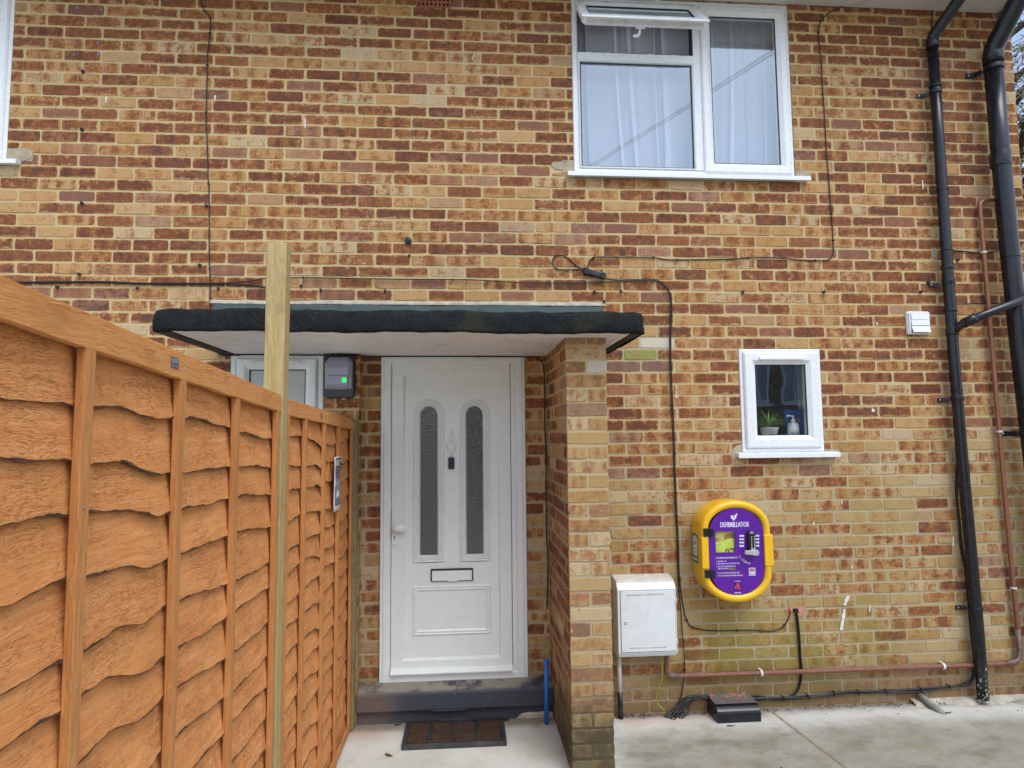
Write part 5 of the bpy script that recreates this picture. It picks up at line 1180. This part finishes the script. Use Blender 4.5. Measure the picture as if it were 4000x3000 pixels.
cheek(DX-.2200, DX-.176, DZ-.097, DZ+.092, -1); cheek(DX+.168, DX+.2230, DZ-.090, DZ+.097, 1)
for (za, zb, xa, xb) in ((DZ+.093, DZ+.142, DX-.206, DX-.144), (DZ-.150, DZ-.101, DX-.206, DX-.144)):
    c = MB(); c.box(xa, DX-.177, -.207, -.186, za, zb); c.box(DX-.175, xb, -.205, -.1865, za, zb); h = c.build('hinge', M_black, dr, bevel=.003)
    c = MB()
    for x in (xa+.010, xb-.011):
        for z in (za+.011, zb-.011): c.lathe([(.003, 0), (.003, -.001)], (x, -.2068, z), 'Y', 8)
    c.build('hinge_screw', M_gasket, h)
YT = DY-.0008
tx = MB(); x, z = P(835, 512); text_into(tx, 'DEFIBRILLATOR', x+.002, z, .0300, YT, width=.178, align='CENTER', bold=0, fat=.0009)
x, z = P(572, 962); text_into(tx, 'TO OPEN IN AN EMERGENCY:', x, z, .0108, YT, width=.140, bold=0, fat=.0003)
for s, cx, cy, cw in (('1.  CALL 999 or 112', 578, 1006, 142), ('2.  KEEP CALM & FOLLOW INSTRUCTIONS', 578, 1040, 328), ('3.  TELL THE CALL OPERATOR YOU', 580, 1080, 268), ('ARE AT LOCATION:', 603, 1110, 145), ('4.  YOU WILL BE GIVEN AN UNLOCK CODE', 584, 1172, 322), ('5.  STAY ON THE LINE FOR FURTHER GUIDANCE', 587, 1210, 366)):
    x, z = P(cx, cy); text_into(tx, s, x, z, .0082, YT, width=cw*.00044, bold=0, fat=.0002)
x, z = P(873, 1284); text_into(tx, 'Provided by', x, z, .0060, YT, width=.036, align='CENTER', bold=.012)
x, z = P(882, 1450); text_into(tx, 'NatWest', x, z, .0094, YT, width=.040, align='CENTER', bold=.0, fat=.0003)
# heart with a flash, small cross
hx, hz = P(822, 378); hp_ = [(16*math.sin(t)**3, 13*math.cos(t)-5*math.cos(2*t)-2*math.cos(3*t)-math.cos(4*t)) for t in [2*PI*i/36 for i in range(36)]]
fl = [(1.0, 8), (-4, -1), (0.4, -1), (-2.0, -10), (5, 1.5), (1.0, 1.5), (4.2, 8)]
k = .00115
filled(tx, [(hx+a*k, hz+b_*k*1.08) for a, b_ in hp_], [[(hx+a*k, hz+b_*k) for a, b_ in fl]], YT)
x, z = P(864, 334); Mx = Matrix.Translation((x, 0, z)) @ Matrix.Rotation(R(25), 4, 'Y'); tx.box(-.0068, .0068, YT-.0002, YT, -.0022, .0022, M=Mx); tx.box(-.0022, .0022, YT-.0003, YT-.0001, -.0068, .0068, M=Mx)
# arrow and its caption
ap = [P(905, 912), P(915, 945), P(935, 978), P(965, 1005), P(1000, 1020), P(1050, 1028)]
sp = smooth_line([(x, YT-.0006, z) for x, z in ap], 5); tx.tube(sp, .0016, 6); x, z = P(1058, 1030); tx.tube([(x-.010, YT-.0006, z+.008), (x, YT-.0006, z), (x-.012, YT-.0006, z-.006)], .0016, 6)
x, z = P(945, 958); Mx = Matrix.Translation((x, 0, z)) @ Matrix.Rotation(R(40), 4, 'Y'); text_into(tx, 'TO OPEN', 0, -.004, .0075, YT, width=.036, bold=.012, M=Mx)
tx.build('lettering', M_print, panel)
c = MB(); x0, z1 = P(757, 1088); x1, z0 = P(847, 1120); c.box(x0, x1, YT-.0002, YT+.0006, z0, z1); c.build('location_patch', M_olive, panel)
# keypad lock
lx0, lz1 = P(1000, 560); lx1, lz0 = P(1116, 838)
c = MB(); c.prism(rrect(lx0, lx1, lz0, lz1, .020, 6), DY-.024, DY, 'Y'); lock = c.build('keypad_lock', M_black, dr, bevel=.005, seg=3)
c = MB(); c.prism(arch(lx0+.011, lx1-.011, lz1-.018, lz1-.005, 10), DY-.0265, DY-.024, 'Y'); c.box(lx0+.014, lx1-.006, DY-.028, DY-.024, lz0+.003, lz0+.013); c.build('lock_cap', M_silver, lock, bevel=.001)
c = MB()
for i in range(7):
    for j in (0, 1): c.lathe([(.0038, 0), (.0038, -.004), (.0026, -.0052)], (lx0+.019+j*.0175, DY-.024, lz1-.036-i*.0108), 'Y', 12)
c.build('key', M_silver, lock)
hx0, hz0 = P(942, 862); hx1, hz1 = P(1120, 862)
c = MB(); c.prism([(hx0, hz0-.010), (hx0-.001, hz0+.009), (hx0+.004, hz0+.012), (hx1-.004, hz1+.016), (hx1+.006, hz1+.012), (hx1+.010, hz1), (hx1+.006, hz1-.014), (hx1-.010, hz1-.018), (hx1-.03, hz1-.014)], DY-.043, DY-.030, 'Y'); c.lathe([(.016, 0), (.016, -.032)], (hx1-.010, DY, hz1-.002), 'Y', 16); c.build('lever', plain('lever_grey', (.50, .50, .50), .35, metal=.3), lock, bevel=.003, seg=3)
M_navy = plain('navy_print', (.015, .02, .12), .4); c3 = MB()
for side, cx0, cx1 in ((0, 905, 970), (1, 1115, 1184)):
    for i in range(7):
        cy = 640+i*23.5; x0, z = P(cx0 if i % 2 == 0 else cx0+18, cy); x1 = P(cx1 if i % 2 == 0 else cx1-18, cy)[0]
        k_ = MB(); k_.prism(rrect(x0, x1, z-.0052, z+.0052, .003), YT-.0002, YT+.0006, 'Y'); k_.build('key_label', M_print if i % 2 == 0 else M_navy, panel)
        text_into(c3 if i % 2 == 0 else tx, '1234567890XYZC'[i+side*7], (x0+x1)/2, z-.0028, .0056, YT-.0006, align='CENTER', bold=.015)
c3.build('key_numeral', M_gasket, panel)
# flag sticker
x0, z1 = P(1035, 1092); x1, z0 = P(1130, 1200)
c = MB(); c.box(x0, x1, YT-.0002, YT+.0006, z0, z1); stk = c.build('flag_sticker', M_print, panel)
fx0, fx1, fz1, fz0 = x0+.003, x1-.003, z1-.003, z1-.0235
c = MB()
fw, fh = fx1-fx0, fz1-fz0
for sx in (0, 1):
    for sz in (0, 1):
        X = lambda u: fx0+fw*(u if not sx else 1-u); Z = lambda v: fz0+fh*(v if not sz else 1-v)
        c.prism([(X(.14), Z(0)), (X(.40), Z(0)), (X(.40), Z(.30))], YT-.0005, YT-.0003, 'Y'); c.prism([(X(0), Z(.12)), (X(0), Z(.36)), (X(.30), Z(.36))], YT-.0005, YT-.0003, 'Y')
c.build('flag_blue', M_bluep, stk)
c = MB(); c.box(fx0+fw*.44, fx0+fw*.56, YT-.0007, YT-.0005, fz0, fz1); c.box(fx0, fx1, YT-.00072, YT-.00052, fz0+fh*.42, fz0+fh*.58)
for s in (1, -1): c.prism([(fx0, fz0 if s > 0 else fz1), (fx0+.003, fz0 if s > 0 else fz1), (fx1, fz1 if s > 0 else fz0), (fx1-.003, fz1 if s > 0 else fz0)], YT-.0006, YT-.0004, 'Y')
c.build('flag_red', M_redp, stk)
c = MB(); text_into(c, 'MADE IN THE UK', (x0+x1)/2, z0+.010, .0052, YT-.0006, width=.034, align='CENTER', bold=.02); c.box(x0+.004, x1-.004, YT-.0005, YT-.0003, z0+.003, z0+.006); c.build('flag_caption', M_bluep, stk)
# sponsor emblem: three folded red pieces on a dark tile
x0, z1 = P(826, 1296); x1, z0 = P(930, 1408)
c = MB(); c.prism(rrect(x0, x1, z0, z1, .007), YT-.0002, YT+.0006, 'Y'); em = c.build('emblem_tile', plain('emblem_purple', (.055, .008, .17), .4), panel)
c = MB(); c2 = MB()
ex, ez = (x0+x1)/2, (z0+z1)/2-.001
for i in range(3):
    Mx = Matrix.Translation((ex, 0, ez)) @ Matrix.Rotation(R(120*i+4), 4, 'Y') @ Matrix.Translation((0, 0, .0085))
    c.prism([(-.0085, -.006), (-.001, -.010), (.000, -.004), (-.003, -.002), (-.003, .004), (.0, .006), (.0, .0125), (-.0085, .007)], YT-.0008, YT-.0004, 'Y', M=Mx)
    c2.prism([(.0, .006), (.003, .004), (.003, -.002), (.0, -.004), (.003, -.009), (.0088, -.005), (.0088, .007), (.0, .0125)], YT-.0009, YT-.0005, 'Y', M=Mx)
c.build('emblem_red', M_redp, em); c2.build('emblem_pink', plain('emblem_light', (.72, .10, .09), .45), em)
# green sticker on the cabinet's left flank
xs = DX-.2160; SM = Matrix.Translation((xs, -.086, 0)) @ Matrix.Rotation(R(-90), 4, 'Z')
c = MB(); c.prism(rrect(-.046, .046, .920, 1.094, .004), -.0015, .004, 'Y', M=SM); fs = c.build('side_sticker', M_green, dr)
c = MB(); c.prism([(-.034, .966), (.034, .966), (.034, 1.062), (.022, 1.083), (-.022, 1.083), (-.034, 1.062)], -.0022, -.0016, 'Y', M=SM)
for (cx, cz, r_, a) in ((-.030, .944, .008, .6), (-.018, .938, .010, .2), (-.004, .941, .010, -.2), (.010, .947, .009, .3), (.022, .938, .007, -.4), (-.022, .952, .007, .1)): c.prism([(cx+r_*1.5*math.cos(t), cz+r_*.55*math.sin(t)+a*r_*math.cos(t)) for t in [2*PI*i/10 for i in range(10)]], -.0022, -.0016, 'Y', M=SM)
c.build('sticker_white', M_print, fs)
c = MB(); filled(c, [(a*.00085, 1.040+b_*.0009) for a, b_ in hp_], [[(a*.0006, 1.040+b_*.0006) for a, b_ in fl]], -.0026, M=SM); c.box(-.011, .011, -.0026, -.0022, 1.067, 1.074, M=SM); text_into(c, 'Defibrillator', 0, 1.001, .010, -.0028, width=.060, align='CENTER', bold=.01, M=SM); text_into(c, 'Heart Restarter', 0, .982, .008, -.0028, width=.058, align='CENTER', bold=.02, M=SM); c.build('sticker_text', M_green, fs)

# ---------------------------------------------------------------- things on the window board of the small window
m = MB(); m.box(4.44, 5.04, .070, .30, 1.660, 1.684); m.build('window_board', M_white, house)
pt_ = empty('potted_plant', (4.715, .125, 1.684), 'green spider plant in a white pot behind the small window', 'plant')
m = MB(); m.lathe([(.001, .0), (.044, .0), (.058, .055), (.060, .062), (.054, .062), (.050, .05), (.001, .05)], (4.715, .125, 1.684), 'Z', 24); m.build('pot', M_conduit, pt_)
m = MB(); g = random.Random(17)
for i in range(120):
    a = g.uniform(0, 2*PI); L = g.uniform(.10, .21); up_ = g.uniform(.5, 1.4); w = g.uniform(.0028, .0055); vs = []
    d = Vector((math.cos(a), math.sin(a)*.45, 0)); s = Vector((-d.y, d.x, 0)).normalized()
    if d.length < .5: d = d*1.3
    for k in range(7):
        t = k/6; r_ = L*t*(.35+.65*t)*(.95 if up_ < 1 else .6); hgt = .045+L*up_*(t-.62*t*t*(1.5-up_*.6))
        q = Vector((4.715, .125, 1.69))+d*(.012+r_)+Vector((0, 0, hgt)); q.y = max(.045, q.y); ww = w*(1-t**2*.95)
        vs += [q-s*ww, q+Vector((0, 0, -ww*.5)), q+s*ww]
    m.add(vs, [(3*k+j, 3*k+3+j, 3*k+4+j, 3*k+1+j) for k in range(6) for j in (0, 1)], True)
m.build('leaves', M_plantg, pt_, fix=False)
sb = empty('soap_bottle', (4.868, .10, 1.684), 'white pump soap bottle beside the spider plant', 'bottle')
m = MB(); m.lathe([(.001, 0), (.033, 0), (.036, .004), (.036, .075), (.030, .088), (.013, .094), (.013, .100), (.001, .1)], (4.868, .10, 1.684), 'Z', 22); m.build('body', M_bottle, sb)
m = MB(); m.lathe([(.014, .1), (.014, .112), (.005, .113), (.005, .130), (.009, .131), (.009, .138), (.001, .139)], (4.868, .10, 1.684), 'Z', 14); m.tube([(4.866, .10, 1.820), (4.83, .098, 1.822), (4.822, .098, 1.816)], .0045, 8); m.build('pump', M_upvc, sb)
m = MB(); m.lathe([(.0364, .020), (.0364, .062)], (4.868, .10, 1.684), 'Z', 22); m.build('label', M_clipw, sb)
m = MB(); Mx = Matrix.Translation((4.945, .185, 1.684)) @ Matrix.Rotation(R(-10), 4, 'X'); m.box(-.075, .07, -.004, .012, 0, .185, M=Mx); bk = m.build('blue_folder', M_bookblue, loc=(4.94, .23, 1.684)); tag(bk, 'bright blue folder leaning behind the soap bottle', 'folder')
m = MB(); m.box(-.012, .028, -.0050, -.0042, .095, .130, M=Mx); m.build('label', M_lens, bk)

M_oppglass = plain('far_glass', (.34, .38, .42), .05)
# ---------------------------------------------------------------- beyond the house and behind the camera
tr_ = empty('tree', (9.7, 3.4, 0), 'bare twiggy tree with thin evergreen growth beyond the right corner of the house', 'tree')
g = random.Random(3); m = MB(); tw = MB(); lv = MB(); TX, TY = 9.7, 3.4
m.tube([(TX, TY, 0), (TX+.05, TY+.05, 2), (TX-.1, TY, 4.5), (TX, TY+.1, 8.0)], [.20, .16, .12, .04], 10)
for i in range(64):
    a = g.uniform(0, 2*PI); z = g.uniform(.8, 6.8); L = g.uniform(.9, 2.1); p0 = Vector((TX, TY, z)); p1 = p0+Vector((math.cos(a)*L, math.sin(a)*L*.8, L*.6)); pm = (p0+p1)/2+Vector((g.uniform(-.2, .2), g.uniform(-.2, .2), g.uniform(-.1, .25)))
    m.tube([p0, pm, p1], [.04, .024, .010], 6)
    for k in range(42):
        t = g.uniform(.2, 1); q = p0.lerp(p1, t)+Vector((g.gauss(0, .18), g.gauss(0, .18), g.gauss(0, .18))); d = Vector((g.gauss(.3, .8), g.gauss(0, 1), g.gauss(.5, .6))).normalized(); l = g.uniform(.25, .75)
        e_ = q+d*l; mid = q.lerp(e_, .5)+Vector((g.gauss(0, .04), g.gauss(0, .04), g.gauss(.03, .04)))
        tw.tube([q, mid, e_], [.008, .005, .0025], 3, False)
        for s in range(g.choice((0, 1, 3, 5))):
            c = q.lerp(e_, g.random()); u = Vector((g.gauss(0, 1), g.gauss(0, 1), g.gauss(0, 1))).normalized()*g.uniform(.02, .055); v_ = u.cross(d).normalized()*u.length*.5
            lv.add([c, c+u*.5+v_, c+u, c+u*.5-v_], [(0, 1, 2, 3)])
m.build('trunk', M_trunk, tr_); crn = tw.build('crown', M_twig, tr_, fix=False); lv.build('leaves', M_ever, crn, fix=False)
oh = empty('house', (12, -20, 0), 'plain brick house opposite seen only as a reflection in the small window', 'house')
m = MB(); m.box(2, 27, -26, -20, 0, 5.2); m.build('wall', M_oppwall, oh)
m = MB(); m.prism([(-19.5, 5.1), (-23, 6.8), (-26.5, 5.1)], 1.6, 27.4, 'X'); m.build('roof', M_roof, oh)
for (x, z, w, h) in ((4, .9, 1.8, 1.3), (8, .9, 1.2, 1.3), (11, .9, 1.0, 1.3), (17.6, .9, 1.6, 1.4), (4, 3.1, 1.8, 1.4), (9.5, 3.0, 1.4, 1.4), (13.75, 2.85, .85, 1.6), (15.1, 2.9, 1.0, 1.6), (18.5, 3.0, 1.6, 1.4), (22, 3.0, 1.6, 1.4)):
    m = MB(); m.ring(rect(x, x+w, z, z+h), [(0, -20.0), (0, -19.95), (.09, -19.95), (.09, -20.02)]); m.box(x+w*.46, x+w*.55, -19.97, -19.94, z+.05, z+h-.05); m.box(x-.05, x+w+.05, -20, -19.85, z-.08, z); wn_ = m.build('window', M_upvc, oh)
    m = MB(); m.box(x+.05, x+w-.05, -19.985, -19.98, z+.05, z+h-.05); m.build('pane', M_oppglass, wn_)
for (dz, dx, lab) in ((0, 0, 'upper thin overhead cable mirrored across the upstairs window'), (-.035, .03, 'lower thin overhead cable mirrored across the upstairs casement')):
    m = MB(); a, b_ = Vector((5.3+dx, -8.75, 7.28+dz)), Vector((7.33+dx, -4.77, 7.40+dz)); d = b_-a
    m.tube([a+d*t+Vector((0, 0, .05*(t-.5)**2)) for t in (-1.9, -1.2, -.6, 0, .5, 1, 1.5, 1.9)], .006, 6); tag(m.build('overhead_cable', M_cable, loc=tuple(a)), lab, 'overhead cable')
